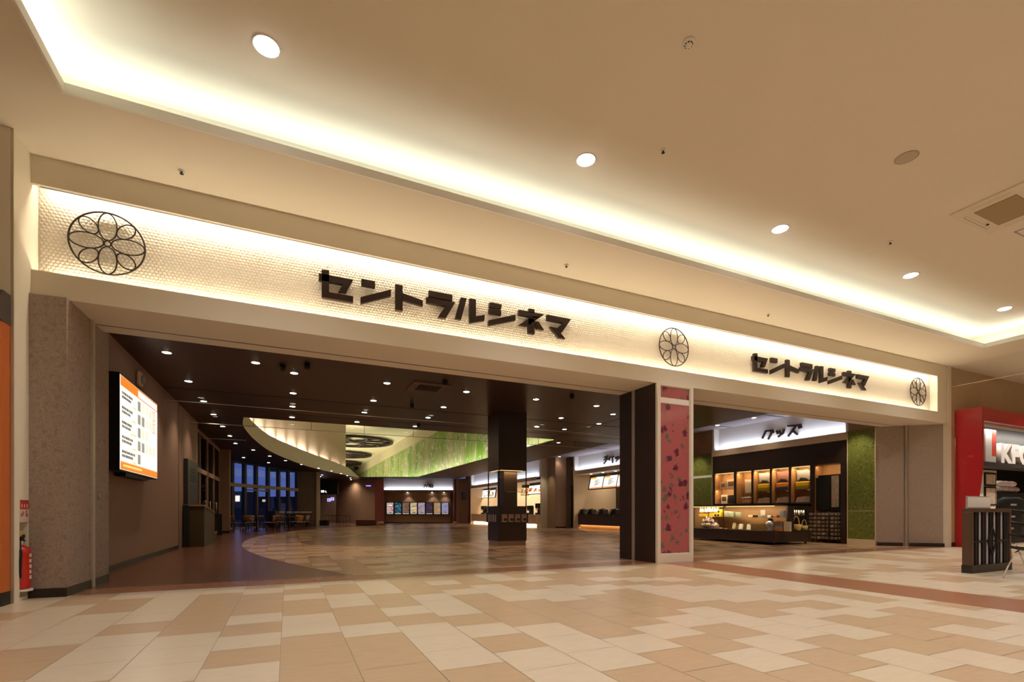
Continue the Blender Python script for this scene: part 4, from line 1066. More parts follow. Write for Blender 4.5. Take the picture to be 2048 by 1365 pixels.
# cove lamps of the band (separate short lamps) and of the mural
arcp = [p for p in EDGE if 17.6 < p.y < 43.6]
cum = [0]
for p, q_ in zip(arcp[:-1], arcp[1:]): cum.append(cum[-1] + (q_ - p).length)
def on_arc(t):
    for i in range(len(cum) - 1):
        if t <= cum[i + 1]: return arcp[i].lerp(arcp[i + 1], (t - cum[i]) / (cum[i + 1] - cum[i]))
    return arcp[-1]
NL = 13
segs = [(on_arc(cum[-1] * k / NL), on_arc(cum[-1] * (k + .84) / NL)) for k in range(NL)]
for a, bq in segs:
    nrm = Vector((-(bq - a).y, (bq - a).x)).normalized()
    a2, b2 = a + nrm * .49, bq + nrm * .49
    area_dir('band_cove_lamp', (a2.x, a2.y, zt(a.y) - .16), (b2.x, b2.y, zt(bq.y) - .16), .05, (nrm.x * .10, nrm.y * .10, 1), 105, (1, .80, .63), math.radians(75))
for k in range(9):
    y0 = 17.8 + k * 4.5
    area_dir('mural_lamp', (10.3, y0, 4.08), (10.3, y0 + 4.2, 4.08), .08, (.25, 0, 1), 36, (1, .96, .82))
area('hall_fill_light', (6.5, 62, 4.15), (PI, 0, 0), 6, 28, 900, (1, .92, .70))  # added fill light, not a real fitting; brightens the hall ceiling
# ------------------------------------------------------------------ cafe chairs and tables by the windows
def cafe_chair(label, loc, rz, mback='woodlt'):
    t = thing('cafe_chair', label, 'chair', loc, rz, 'wooden chairs by the dusk windows')
    g = B(); g.prism([(-.20, -.20), (.20, -.20), (.22, .18), (-.22, .18)], .43, .46, 'xy'); g.build('seat', mback, t, bev=.008)
    g = B()
    rr = []
    for z, w3, dy in ((.50, .17, .19), (.62, .19, .215), (.74, .20, .23), (.82, .215, .235)):
        rr.append([g.bm.verts.new((w3 * q, dy - .05 * q * q + .03, z)) for q in (-1, -.6, -.2, .2, .6, 1)])
    for i in range(3):
        for k in range(5): f = g.bm.faces.new((rr[i][k], rr[i][k + 1], rr[i + 1][k + 1], rr[i + 1][k])); f.smooth = True
    o = g.build('backrest', mback, t); md = o.modifiers.new('thick', 'SOLIDIFY'); md.thickness = .016
    for sx in (-1, 1):
        g = B(); g.tube([(sx * .17, -.17, .43), (sx * .20, -.20, .006)], .013, 6); g.build('leg', 'black', t)
        g = B(); g.tube([(sx * .16, .22, .62), (sx * .18, .18, .43), (sx * .21, .24, .006)], .013, 6); g.build('leg', 'black', t)
    return t
def cafe_table(label, loc):
    t = thing('cafe_table', label, 'table', loc, .4, 'cafe tables by the dusk windows')
    g = B(); g.box(-.38, .38, -.38, .38, .70, .73); g.build('table_top', 'mullion', t, bev=.006)
    g = B(); g.cyl((0, 0, .03), (0, 0, .70), .03, 10); g.build('pedestal', 'black', t)
    g = B(); g.lathe([(.24, 0), (.24, .012), (.05, .03), (.03, .03)], 18); g.build('foot', 'black', t)
    return t
chp = [(469, 25.6, 'woodlt', 2.4), (491, 25.4, 'woodmid', 3.5), (503, 27.0, 'woodlt', .3), (530, 26.8, 'woodlt', 2.2), (541, 26.2, 'woodlt', -1.2), (557, 27.4, 'woodlt', 2.6), (563, 28.9, 'woodmid', .2), (589, 28.9, 'woodlt', -1.0), (601, 27.3, 'woodlt', 2.9), (609, 28.6, 'woodlt', -1.1)]
for k, (u, d, mb, rz) in enumerate(chp):
    p = onD(u, 1000, d)
    if k == 0: cc = {}
    lb = '%s cafe chair by the dusk windows, %s from the left' % ('light wood' if mb == 'woodlt' else 'dark wood', ordn(k))
    if mb not in cc: cc[mb] = cafe_chair(lb, (p.x, p.y, 0), rz, mb)
    else: dup(cc[mb], (p.x, p.y, 0), rz, lb)
tb = None
for k, (u, d) in enumerate(((513, 26.0), (577, 26.9))):
    p = onD(u, 1000, d); lb = '%s dark square cafe table by the dusk windows' % ('left', 'right')[k]
    if tb is None: tb = cafe_table(lb, (p.x, p.y, 0))
    else: dup(tb, (p.x, p.y, 0), .5, lb)
def bar_stool(label, loc, rz):
    t = thing('bar_stool', label, 'stool', loc, rz, 'high stools at the window counter')
    g = B(); g.lathe([(.18, .70), (.19, .72), (.18, .745), (.004, .75)], 16); g.build('seat', 'woodmid', t)
    g = B(); g.box(-.20, .20, .17, .195, .93, 1.05); g.build('backrest', 'cream2', t, bev=.01)
    g = B(); g.box(-.17, -.145, .165, .185, .70, .95); g.box(.145, .17, .165, .185, .70, .95); g.build('back_frame', 'black', t)
    for sx in (-1, 1):
        for sy in (-1, 1): g = B(); g.tube([(sx * .12, sy * .12, .70), (sx * .19, sy * .19, .006)], .012, 6); g.build('leg', 'black', t)
    g = B(); g.tube([(.165 * math.cos(2 * PI * k / 16), .165 * math.sin(2 * PI * k / 16), .28) for k in range(16)], .009, 6, True); g.build('foot_ring', 'chrome', t)
    return t
bs = None
for k, u in enumerate((567, 582, 596, 609, 621)):
    p = onD(u, 1000, 31.9 + .42 * k); lb = 'high stool with pale back rail at the window counter, %s from the left' % ordn(k)
    if bs is None: bs = bar_stool(lb, (p.x, p.y, 0), PI - .5)
    else: dup(bs, (p.x, p.y, 0), PI - .5, lb)
p = onD(590, 1000, 34.6)
t = thing('window_counter', 'long dark counter below the dusk windows', 'counter', (p.x, p.y, 0), ang)
g = B(); g.box(-2.3, 1.6, -.2, .2, .84, .88); g.build('worktop', 'dkwood', t)
for x in (-2.2, -.3, 1.5): g = B(); g.box(x - .04, x + .04, -.15, .15, 0, .84); g.build('leg', 'black', t)
p = onD(543, 1000, 31.5)
t = thing('dark_cabinet', 'dark brown cabinet at the left end of the high stools', 'cabinet', (p.x, p.y, 0), -YAW)
g = B(); g.box(-.24, .24, 0, .4, 0, 1.08); g.build('body', 'dkceil2', t, bev=.01)
g = B(); g.box(-.22, .22, -.015, 0, .06, 1.03); g.build('door', 'dkwood', t)
g = B(); g.tube([(.17, -.03, .5), (.17, -.03, .65)], .008, 6); g.build('handle', 'chrome', t)
# ------------------------------------------------------------------ far middle: recess sign, pictograms, rails, bench
p = onD(638, 1000, 45.0); s_ = 45.0 / F_PX
t = thing('dark_hanging_sign', 'black overhead sign box with white glyphs above the recess', 'sign', (p.x, p.y, 0), -YAW)
z1, z0 = 1 + (HOR - 966) * s_, 1 + (HOR - 989) * s_
z0, z1 = min(z0, z1) , max(z0, z1)
zt1, zb1 = 1 + (HOR - 967) * s_, 1 + (HOR - 989.5) * s_
g = B(); g.box(0, 37 * s_, 0, .3, zb1, ZI - .02); g.build('box', 'blackm', t)
g = B(); zc = 1 + (HOR - 983.5) * s_
g.lathe([(.09, -.01), (.09, .01)], 16, mi=0); g.bm.clear()
for cx in (5.8, 9.2): g.ell((cx * s_, -.02, zc), .075, .02, .12, 12, 6)
g.prism([(13 * s_, zc - .11), (15.5 * s_, zc - .11), (13 * s_, zc + .10)], -.03, -.01, 'xz')
g.build('glyph', em('glyph_white', (.95, .97, 1), 1.6), t)
p = onD(655, 1000, 47.4); s_ = 47.4 / F_PX
for k, (x, v, lb, body) in enumerate(((0, 1004, 'left and lower of the two violet lit pictogram squares', 'P'), (7, 1002, 'right and upper of the two violet lit pictogram squares', 'D'))):
    u = thing('pictogram_sign', lb + ' on the recess wall', 'sign', (p.x + x * s_ * .909, p.y - x * s_ * .417, 1 + (HOR - v) * s_), -YAW, 'lit toilet pictograms')
    g = B(); g.box(0, 6.2 * s_, -.06, 0, 0, 6.6 * s_); g.build('light_box', pm('violet_lit', (.3, .3, .5), .4, emit=(.55, .50, 1), estr=1.1), u)
    g = B(); g.ell((3.1 * s_, -.065, 5.0 * s_), .035, .01, .04, 10, 6); g.prism([(2.2 * s_, 1 * s_), (4 * s_, 1 * s_), (3.5 * s_, 4.2 * s_), (2.7 * s_, 4.2 * s_)], -.07, -.06, 'xz'); g.build('pictogram', pm('deep_violet', (.05, .03, .25), .5, emit=(.10, .06, .5), estr=.6), u)
p = onD(731.5, 1000, 44.7); s_ = 44.7 / F_PX
t = thing('violet_wall_sign', 'small violet lit lettering on the brown curved wall', 'sign', (p.x, p.y - .12, 1 + (HOR - 974) * s_), -YAW)
g = B(); g.box(0, 10 * s_, 0, .04, -.01, 2.9 * s_); g.build('plate', 'taupe2', t)
g = B()
for k in range(5): g.box((.3 + 2 * k) * s_, (1.8 + 2 * k) * s_, -.03, 0, .02, 2.6 * s_)
g.build('lettering', em('violet_light', (.30, .20, 1), 2.0), t)
RM = pm('rail_metal', (.09, .06, .045), .4, .4)
for k in range(7):
    d = 38.0 - .25 * k; p = onD(651 + 7 * k, 1000, d); q2 = onD(651 + 7 * (k + 1), 1000, d - .25)
    t = thing('queue_rail', 'dark metal queue rail before the brown curved wall, %s from the left' % ordn(k), 'rail', (p.x, p.y, 0), math.atan2(q2.y - p.y, q2.x - p.x), 'queue rails before the recess')
    Lr = (q2 - p).xy.length
    for x in (0, Lr): g = B(); g.cyl((x, 0, 0), (x, 0, .76), .02, 8); g.build('post', RM, t)
    g = B(); g.box(0, Lr, -.02, .02, .72, .76); g.box(0, Lr, -.015, .015, .30, .33); g.build('bar', RM, t)
p = onD(639, 1000, 36.5)
t = thing('black_bin', 'low black box on the floor left of the queue rails', 'box', (p.x, p.y, 0), -YAW)
g = B(); g.box(0, .58, 0, .4, 0, .36); g.build('body', 'blackm', t, bev=.01)
g = B(); g.box(-.01, .59, -.01, .41, .36, .39); g.build('lid', 'black', t)
p = onD(711.5, 1000, 36.6)
t = thing('wooden_bench', 'long reddish brown box bench before the brown curved wall', 'bench', (p.x, p.y, 0), -YAW)
g = B(); g.box(0, 1.5, 0, .45, .05, .36); g.build('body', pm('bench_wood', (.11, .035, .02), .45), t)
g = B(); g.box(-.02, 1.52, -.02, .47, .36, .41); g.build('seat', pm('bench_seat', (.13, .045, .025), .4), t)
g = B(); g.box(.03, 1.47, .03, .42, 0, .05); g.build('plinth', 'blackm', t)
# ------------------------------------------------------------------ film screens on the poster wall, hall sign
cols8 = [('scr_red', 'scr_white', 'scr_plum'), ('scr_teal', 'scr_blue', 'scr_black'), ('scr_brown', 'scr_plum', 'scr_dark'), ('scr_sand', 'scr_brown', 'scr_yellow'), ('scr_lav', 'scr_plum', 'scr_sand'), ('scr_black', 'scr_plum', 'scr_dark'), ('scr_sand', 'scr_lav', 'scr_brown'), ('scr_lav', 'scr_blue', 'scr_plum')]
desc8 = ('red and white', 'teal and blue', 'dark brown', 'sand coloured', 'lavender and pink', 'nearly black', 'orange and pale blue', 'violet blue')
qm = Matrix.Rotation(-YAW, 4, 'Z'); qm.translation = (PA.x, PA.y, 0)
film_pic = [em_noise('film_picture%d' % k, c_, .75, 3.2) for k, c_ in enumerate((((.60, .04, .05), (.75, .60, .55), (.25, .03, .12)), ((.02, .22, .34), (.01, .02, .03), (.10, .40, .42)), ((.10, .05, .03), (.28, .16, .12), (.05, .03, .03)), ((.70, .48, .25), (.75, .60, .38), (.10, .05, .03)), ((.40, .30, .36), (.55, .42, .50), (.16, .10, .20)), ((.02, .012, .02), (.06, .03, .07), (.01, .01, .01)), ((.40, .44, .55), (.55, .25, .05), (.35, .40, .25)), ((.25, .26, .55), (.40, .36, .48), (.12, .11, .30))))]
for k in range(8):
    x0 = .19 + .734 * k
    pos = qm @ Vector((x0, .25, .75))
    t = thing('film_screen', 'upright lit film screen, %s, %s from the left on the poster wall' % (desc8[k], ordn(k)), 'screen', pos, -YAW, 'row of film screens on the poster wall')
    g = B(); g.box(0, .734, -.07, 0, 0, 1.19); g.build('frame', 'black', t)
    a, b2, c2 = cols8[k]; rr = random.Random(k)
    g = B(); g.box(.07, .68, -.075, -.07, .17, 1.13); g.build('picture', film_pic[k], t)
    R = []
    for _ in range(2):
        x = .09 + .42 * rr.random(); z = .20 + .7 * rr.random(); w3 = .12 + .2 * rr.random(); h3 = .03 + .05 * rr.random()
        R.append((x, min(.67, x + w3), z, min(1.1, z + h3), rr.choice((0, 0, 1))))
    bars(t, 'film_artwork', [b2, c2], R, -.077)
    bars(t, 'title_strip', [em('strip_white', (.8, .72, .62), .9)], [(.09, .67, .08, .13, 0)], -.076)
pos = qm @ Vector((6.56 * .565, .22, 3.28))
t = thing('hall_entry_sign', 'raised dark sign lettering on the white panel over the film screens', 'sign', pos, -YAW)
def strokes(parent, segs, wd, dep, m='letter', name='letter'):
    for glyph in segs:
        g = B()
        for q, (x0, z0, x1, z1) in enumerate(glyph):
            a, b2 = Vector((x0, z0)), Vector((x1, z1)); d = (b2 - a).normalized(); nn = Vector((-d.y, d.x)) * wd / 2
            a = a - d * wd * .3; b2 = b2 + d * wd * .3
            g.prism([tuple(a - nn), tuple(b2 - nn), tuple(b2 + nn), tuple(a + nn)], -dep - .001 * q, 0, 'xz')
        g.build(name, m, parent)
strokes(t, [[(.02, .02, .16, .26), (.16, .26, .30, .02), (.08, .30, .16, .26)], [(.36, .28, .58, .28), (.36, .28, .36, .16), (.58, .28, .54, .10), (.54, .10, .44, .02)], [(.64, .02, .64, .28), (.64, .28, .86, .28), (.86, .28, .86, .02), (.64, .02, .86, .02)]], .055, .05)
p = onD(927, 992, 43.2)
t = thing('wall_monitor', 'dark monitor hung on the brown corner wall beside the food counter', 'monitor', (p.x, p.y, p.z), -YAW + .6)
g = B(); g.box(-.24, .24, -.10, -.04, -.33, .33); g.build('casing', 'black', t, bev=.05)
g = B(); g.box(-.20, .20, -.106, -.10, -.29, .29); g.build('screen', pm('dim_screen', (.03, .04, .07), .1), t)
g = B(); g.box(-.05, .05, -.04, .2, -.05, .05); g.build('bracket', 'black', t)
for k, (u, lb) in enumerate(((868, 'left'), (893, 'right'))): pass
for k, x in enumerate((2.2, 3.05, 4.5, 5.6)):
    pos = qm @ Vector((x, .12, 2.86)); 
    if k == 1: continue
    spot('poster_wall_beam', pos - Vector((0, .25, .03)), 45, DLW, 90, .6, .04)
    dup(small, tuple(pos), 0, 'tiny lamp under the white sign of the poster wall, %s from the left' % ordn((0, 0, 1, 2)[k]), 'tiny lamps over the film screens')
# ------------------------------------------------------------------ outside the windows
p = onD(500, 1000, 120)
t = thing('far_building', 'long dark building beyond the dusk car park', 'building', (p.x, p.y, 0), -YAW)
g = B(); g.box(-40, 60, 0, 10, 0, 4.3); g.build('block', pm('dusk_wall', (.035, .035, .05), .9), t)
g = B(); g.box(-40, 60, -.4, 10, 4.3, 4.8); g.build('roof_edge', pm('dusk_roof', (.03, .03, .045), .9), t)
p = onD(471, 1000, 80)
t = thing('lit_shop_building', 'brightly lit shop seen through the leftmost dusk window', 'building', (p.x, p.y, 0), -YAW)
g = B(); g.box(-3, 1.2, 0, 5, 0, 4.4); g.build('walls', pm('lit_shop_wall', (.25, .22, .2), .9), t)
g = B(); g.box(-2.8, -.25, -.05, 0, 2.7, 3.7); g.box(.0, .7, -.05, 0, 2.75, 3.7); g.build('lit_window', em('shop_light', (1, .88, .70), 1.6), t)
p = onD(528, 1000, 100)
t = thing('lit_sign_board', 'small yellowish lit sign outside the third dusk window', 'sign', (p.x, p.y, 0), -YAW)
g = B(); g.box(-.3, .3, -.1, .1, 3.1, 3.6); g.build('light_box', em('sign_light', (1, .85, .45), .8), t)
g = B(); g.cyl((0, .12, 0), (0, .12, 2.8), .1, 8); g.build('pole', 'mullion', t)
g = B(); p = onD(528, 1000, 62); g.box(-26, 40, 0, .3, 0, 1.55); tag(g.build('boundary_wall', pm('grey_block_wall', (.12, .11, .11), .9), None, (p.x, p.y, 0), -YAW), 'low grey boundary wall across the dusk car park', 'wall')
# ------------------------------------------------------------------ goods shop (faces left, plane x = 16)
GX = 16.0
def gx(u, v=1000, x=GX): p = onX(u, v, x); return p.y, p.z
w = B()
w.box(16.28, 16.36, 9.55, 14.95, 3.50, ZS + .02); w.box(16.0, 16.3, 9.55, 9.62, 3.52, ZS); w.box(16.0, 16.3, 14.86, 14.95, 3.52, ZS)
w.box(17.0, 17.1, 8.9, 20.3, 0, ZS)
st('wall_goods_sign', w, 'white')
w = B(); w.box(15.98, 16.02, 9.55, 14.95, 3.285, 3.525); w.box(16.02, 16.3, 9.55, 14.95, 3.49, 3.525); st('trim_14', w, 'cream2')
t = thing('goods_sign', 'raised dark katakana lettering on the white panel over the goods shelves', 'sign', (16.27, 12.05, 3.9), -PI / 2)
def rel(segs, y0=12.05, z0=3.9): return [[(y0 - a, b2 - z0, y0 - c3, d - z0) for a, b2, c3, d in g] for g in segs]
strokes(t, rel([[(12.645, 4.04, 12.79, 3.79), (12.645, 4.03, 12.36, 4.02), (12.36, 4.02, 12.54, 3.72), (12.45, 4.02, 12.415, 3.935), (12.37, 4.01, 12.34, 3.935)],
                [(12.207, 3.97, 12.167, 3.87), (12.097, 3.955, 12.06, 3.865), (11.909, 3.97, 11.95, 3.85), (11.95, 3.85, 12.13, 3.75)],
                [(11.764, 4.08, 11.44, 4.05), (11.45, 4.04, 11.74, 3.72), (11.57, 3.88, 11.41, 3.73), (11.364, 4.06, 11.331, 3.935), (11.295, 4.055, 11.267, 3.945)]]), .062, .05)
# cabinet wall with lit niches
D = .46
t = thing('display_shelf_wall', 'dark wood wall unit with amber lit niches behind the glass counter', 'shelf unit', (GX, 14.9, 0), -PI / 2)
def lx(u): return 14.9 - gx(u)[0]
cols_n = [(1429, 1467.5), (1472, 1502.5), (1506, 1539.5), (1542.5, 1577.5), (1581, 1620)]
bign = (1629, 1681)
ZB_, ZT_ = 1.33, 2.56
g = B()
g.box(0, 5.28, 0, D, ZT_ + .02, 3.285)
edges = [0] + [lx(u) for c_ in cols_n for u in c_] + [lx(bign[0]), lx(bign[1]), 5.28]
for a, b2 in zip(edges[0::2], edges[1::2]): g.box(a, b2, 0, D, 0, ZT_ + .02)
g.box(edges[1], edges[10], 0, D, 0, ZB_)
g.build('carcass', 'dkwood', t)
g = B(); g.box(.02, 5.26, D - .03, D, .02, 3.2); g.build('back_panel', 'niche', t)
g = B()
for k, c_ in enumerate(cols_n):
    a, b2 = lx(c_[0]), lx(c_[1]); g.box(a, a + .012, .02, D - .03, ZB_, ZT_); g.box(b2 - .012, b2, .02, D - .03, ZB_, ZT_); g.box(a, b2, .02, D - .03, ZB_, ZB_ + .012)
a, b2 = lx(bign[0]), lx(bign[1]); g.box(a, a + .012, .02, D - .03, 0, ZT_); g.box(b2 - .012, b2, .02, D - .03, 0, ZT_)
g.build('niche_lining', 'niche', t)
g = B(); SH = []
for k, c_ in enumerate(cols_n):
    a, b2 = lx(c_[0]), lx(c_[1])
    for z in ((1.93,) if k == 0 else (1.72, 2.08)):
        SH.append((k, z)); (g.box(a + .012, b2 - .012, .06, D - .03, z - .008, z))
g.build('glass_shelf', 'glass', t)
g = B()
for k, c_ in enumerate(cols_n):
    a, b2 = lx(c_[0]), lx(c_[1]); g.box(a + .02, b2 - .02, .04, .07, ZT_ - .012, ZT_ + .01)
g.build('lamp_strip', 'strip', t)
for k, c_ in enumerate(cols_n + [bign]):
    a, b2 = lx(c_[0]), lx(c_[1])
    area_dir('niche_lamp', (GX + .09, 14.9 - a - .03, ZT_ - .03), (GX + .09, 14.9 - b2 + .03, ZT_ - .03), .03, (.45, 0, -1), 5.8 if k < 5 else 3, (1, .66, .33))
    if k == 0: area_dir('niche_lamp', (GX + .09, 14.9 - a - .03, 1.90), (GX + .09, 14.9 - b2 + .03, 1.90), .03, (.45, 0, -1), 5, (1, .66, .33))
def at_shelf(k, f, z, y=.22):                         # world position in niche k at fraction f of its width
    a, b2 = lx(cols_n[k][0]), lx(cols_n[k][1]); return (GX + y, 14.9 - (a + (b2 - a) * f), z)
def boxitem(name, label, cat, group, loc, sx, sy, sz, m1, m2=None, tilt=0):
    u = thing(name, label, cat, loc, -PI / 2, group)
    if tilt: u.rotation_euler = (tilt, 0, -PI / 2)
    g = B(); g.box(-sx / 2, sx / 2, -sy / 2, sy / 2, 0, sz); g.build('body', m1, u, bev=.006)
    if m2: bars(u, 'printed_front', [m2], [(-sx * .34, sx * .34, sz * .30, sz * .78, 0)], -sy / 2 - .002)
    return u
tin = pm('tin_print', (.50, .40, .28), .4, noise=(16, .6)); wht = pm('card_white', (.80, .76, .70), .5); blk = M['blackm']
boxitem('picture_box', 'brown patterned picture box, left on the top left niche shelf', 'box', 'boxes in the left niche', at_shelf(0, .28, 1.93), .30, .10, .30, tin, M['woodmid'], -.06)
boxitem('picture_box', 'larger pale picture box, right on the top left niche shelf', 'box', 'boxes in the left niche', at_shelf(0, .68, 1.93), .42, .10, .38, pm('tin_pale', (.62, .50, .36), .4, noise=(12, .4)), M['woodmid'], -.06)
boxitem('picture_box', 'cream box with a dark edge on the lower left niche shelf', 'box', 'boxes in the left niche', at_shelf(0, .36, ZB_ + .014), .30, .12, .36, M['paper'], M['woodmid'])
boxitem('picture_box', 'black box on the lower left niche shelf beside the cream box', 'box', 'boxes in the left niche', at_shelf(0, .75, ZB_ + .014), .36, .12, .34, blk)
u = thing('hanging_bag', 'cream hanging bag in the second niche from the left', 'bag', at_shelf(1, .62, 1.735), -PI / 2)
g = B(); g.prism([(-.17, 0), (.17, 0), (.20, .50), (-.20, .54)], -.02, .02, 'xz'); g.build('body', pm('bag_cream', (.80, .70, .50), .5), u, bev=.008)
g = B(); g.prism([(-.20, .50), (.20, .44), (.20, .34), (-.02, .40), (-.12, .46)], -.024, -.02, 'xz'); g.build('white_flash', wht, u)
for k in range(4):
    u = thing('lidded_jar', 'small peach jar with white lid in the second niche, %s' % ('leftmost of four', 'second of four', 'third of four', 'rightmost of four')[k], 'jar', at_shelf(1, .24 + .20 * k, ZB_ + .014, .18), 0, 'jars in the second niche')
    g = B(); g.lathe([(.050, 0), (.058, .02), (.058, .14), (.045, .16)], 14); g.build('body', pm('peach%d' % k, (.72, .36, .20), .35), u)
    g = B(); g.lathe([(.062, .16), (.062, .23), (.05, .245), (.003, .245)], 14); g.build('lid', wht, u)
grey = pm('grey_cloth', (.30, .29, .30), .8); shirt = pm('maroon_cloth', (.22, .10, .09), .8)
for k in (2, 3, 4):
    nm_ = ('', '', 'third', 'fourth', 'fifth')[k]
    u = thing('folded_shirt', '%s folded shirt leaning at the top of the %s niche' % ('grey' if k != 3 else 'maroon', nm_), 'shirt', at_shelf(k, .45, 2.085, .26), -PI / 2, 'folded shirts in the niches')
    g = B(); g.prism([(-.24, 0), (.24, 0), (.27, .30), (.12, .40), (-.10, .37), (-.27, .40)], -.03, .03, 'xz'); g.build('cloth', grey if k != 3 else shirt, u, bev=.02)
    g = B(); g.prism([(-.20, 0), (.20, 0), (.10, .09), (-.10, .12)], -.034, -.03, 'xz'); g.build('dark_print', 'blackm', u)
    u = thing('bright_pouch', '%s pouch hanging below the glass shelf of the %s niche' % ('yellow' if k != 3 else 'orange and navy', nm_), 'pouch', at_shelf(k, .44, 1.80, .22), -PI / 2, 'bright pouches in the niches')
    g = B(); g.prism([(-.24, .02), (.22, .02), (.27, .26), (-.27, .26)], -.05, .05, 'xz'); g.build('body', 'yellow' if k != 3 else pm('orange_cloth', (.75, .28, .04), .6), u, bev=.03)
    g = B(); g.prism([(-.25, .0), (.20, .0), (.24, .12), (-.25, .10)], -.056, -.05, 'xz'); g.build('lower_band', pm('olive_cloth', (.34, .29, .04), .7) if k != 3 else pm('navy_cloth', (.05, .05, .10), .7), u)
    g = B(); g.lathe([(.09, 0), (.11, .03), (.13, .055), (.12, .06), (.08, .02), (.003, .018)], 18, sx=1, sy=1); tag(g.build('silver_dish', 'chrome', None, at_shelf(k, .86, 2.085 - .36 + .0, .16)), 'small silver dish on the lower glass shelf of the %s niche' % nm_, 'dish', 'silver dishes in the niches')
    for q in range(6):
        u = thing('white_booklet', 'white booklet fanned on the base of the %s niche, %s from the left' % (nm_, ordn(q)), 'booklet', at_shelf(k, .30 + .115 * q, ZB_ + .014, .22), -PI / 2 - .2, 'booklets fanned in the niches')
        g = B(); g.prism([(-.09, 0), (.02, 0), (.10, .20 - .008 * abs(q - 3)), (-.01, .20 - .008 * abs(q - 3))], -.12, -.10, 'xz'); g.build('cover', pm('booklet%d%d' % (k, q), (.80, .70 - .04 * (q % 3), .62 - .08 * (q % 3)), .5), u)
# tall niche: black board and wire rack
yb0, yb1 = gx(1631)[0], gx(1679)[0]
t = thing('black_board', 'tall black display board with a pale poster strip in the rightmost niche', 'display board', (GX + .10, yb0 - .03, 1.06), -PI / 2)
Lb = yb0 - yb1 - .08
g = B(); g.box(0, Lb, 0, .08, 0, 1.16); g.box(-.04, Lb * .55, -.06, 0, .02, 1.08); g.build('board', 'blackm', t)
g = B(); g.box(Lb - .26, Lb - .03, -.012, 0, .10, 1.12); g.build('poster_strip', pm('poster_strip', (.42, .34, .26), .5, noise=(9, .5)), t)
t = thing('wire_rack', 'black wire rack of patterned packets in the rightmost niche', 'rack', (GX - .08, gx(1619)[0], 0), -PI / 2)
Lr = gx(1619)[0] - gx(1680)[0] - .02
g = B()
for x in (0, Lr * .72, Lr):
    for y in (-.02, .34): g.cyl((x, y, .04), (x, y, 1.02), .013, 8)
g.build('upright', 'black', t)
NR = 7
for r in range(NR):
    z = .10 + .128 * r
    g = B(); g.box(0, Lr, -.02, -.01, z, z + .012); g.box(0, Lr, .33, .34, z, z + .012)
    for k in range(6): g.box(Lr * (k + .5) / 6 - .004, Lr * (k + .5) / 6 + .004, -.02, .34, z, z + .006)
    g.build('wire_shelf', 'black', t)
pk = [pm('packet%d' % k, c_, .5, noise=(22, .7)) for k, c_ in enumerate(((.34, .25, .18), (.28, .19, .13), (.40, .31, .24), (.24, .17, .14)))]
base_pk = [None] * 4
for r in range(NR):
    for k in range(7):
        q = (r * 3 + k) % 4
        x = Lr * (.06 + .145 * k); lb = 'patterned packet in the wire rack, %s row from the bottom, %s from the left' % (ordn(r), ordn(k))
        loc = (GX - .05, gx(1619)[0] - x, .114 + .128 * r)
        if base_pk[q] is None:
            g = B(); g.box(-.055, .055, 0, .30, 0, .095); o = g.build('patterned_packet', pk[q], None, loc, -PI / 2, bev=.02); tag(o, lb, 'packet', 'patterned packets in the wire rack'); base_pk[q] = o
        else:
            o = base_pk[q].copy(); C.objects.link(o); o.location = loc; o['label'] = lb
# green floral piers on both sides
def green_panel(label, x, y0, y1, band):
    L = y0 - y1
    t = thing('floral_panel', label, 'wall panel', (x, y0, .17), -PI / 2)
    g = B(); g.box(.02, L - .02, 0, .02, .0, 3.30 if band else 3.36); g.build('panel', 'greenp', t)
    g = B(); g.box(0, .02, -.015, .02, -.17, 3.36); g.box(L - .02, L, -.015, .02, -.17, 3.36); g.build('edge_trim', 'cream2', t)
    g = B(); g.box(0, L, -.02, .02, -.17, 0); g.build('plinth', 'cream2', t)
    if band: g = B(); g.box(.02, L - .02, -.004, 0, 2.28, 2.38); g.build('pale_band', 'white', t)
    else: g = B(); g.box(.02, L - .02, -.003, 0, .86, .872); g.build('panel_joint', 'cream2', t)
w = B(); w.box(15.99, 16.9, 8.76, 9.54, 0, ZS); st('wall_green_pier', w, 'taupe2')
w = B(); w.box(16.05, 16.9, 14.97, 20.1, 0, ZS); st('wall_green_pier_far', w, 'taupe2')
green_panel('tall green floral panel right of the goods shelves', 15.965, 9.56, 8.74, False)
green_panel('green floral panel with a pale band left of the goods shelves', 16.02, 16.4, 14.97, True)
spot('pier_beam', (15.2, 9.2, 3.9), 80, (1, .86, .62), 75, .8, .05, (0, -.35, 0))
spot('pier_beam', (15.2, 15.7, 3.9), 80, (1, .86, .62), 75, .8, .05, (0, -.35, 0))
# glass counter
CX, CY = 13.35, 10.10
t = thing('glass_counter', 'long dark glass counter full of goods before the shelf wall', 'display counter', (CX, 13.9, 0), -PI / 2)
Lc, Wc = 3.8, 1.7
g = B(); g.box(0, Lc, 0, Wc, .075, .42); g.build('base', 'dkwood', t, bev=.006)
g = B(); g.box(0, Lc, 0, .03, 1.20, 1.245); g.box(0, Lc, .45, Wc, 1.20, 1.245); g.box(0, .03, 0, Wc, 1.20, 1.245); g.box(Lc - .03, Lc, 0, Wc, 1.20, 1.245); g.build('top_frame', 'dkwood', t)
g = B(); g.box(.02, Lc - .02, .03, .45, 1.21, 1.222); g.build('glass_top', 'glass', t)
g = B(); g.box(0, Lc, .0, .008, .42, 1.20); g.box(Lc - .008, Lc, .008, .60, .42, 1.20); g.box(Lc - .008, Lc, .88, Wc, .42, 1.20); g.build('glass_pane', 'glass', t)
g = B(); g.bm.free()
for bb in ((Lc - .05, Lc, .60, .88), (.015, .035, 0, .03), (Lc * .5 - .01, Lc * .5 + .01, .0, .012)): B().box(*bb, .42, 1.20).build('post', 'dkwood', t)
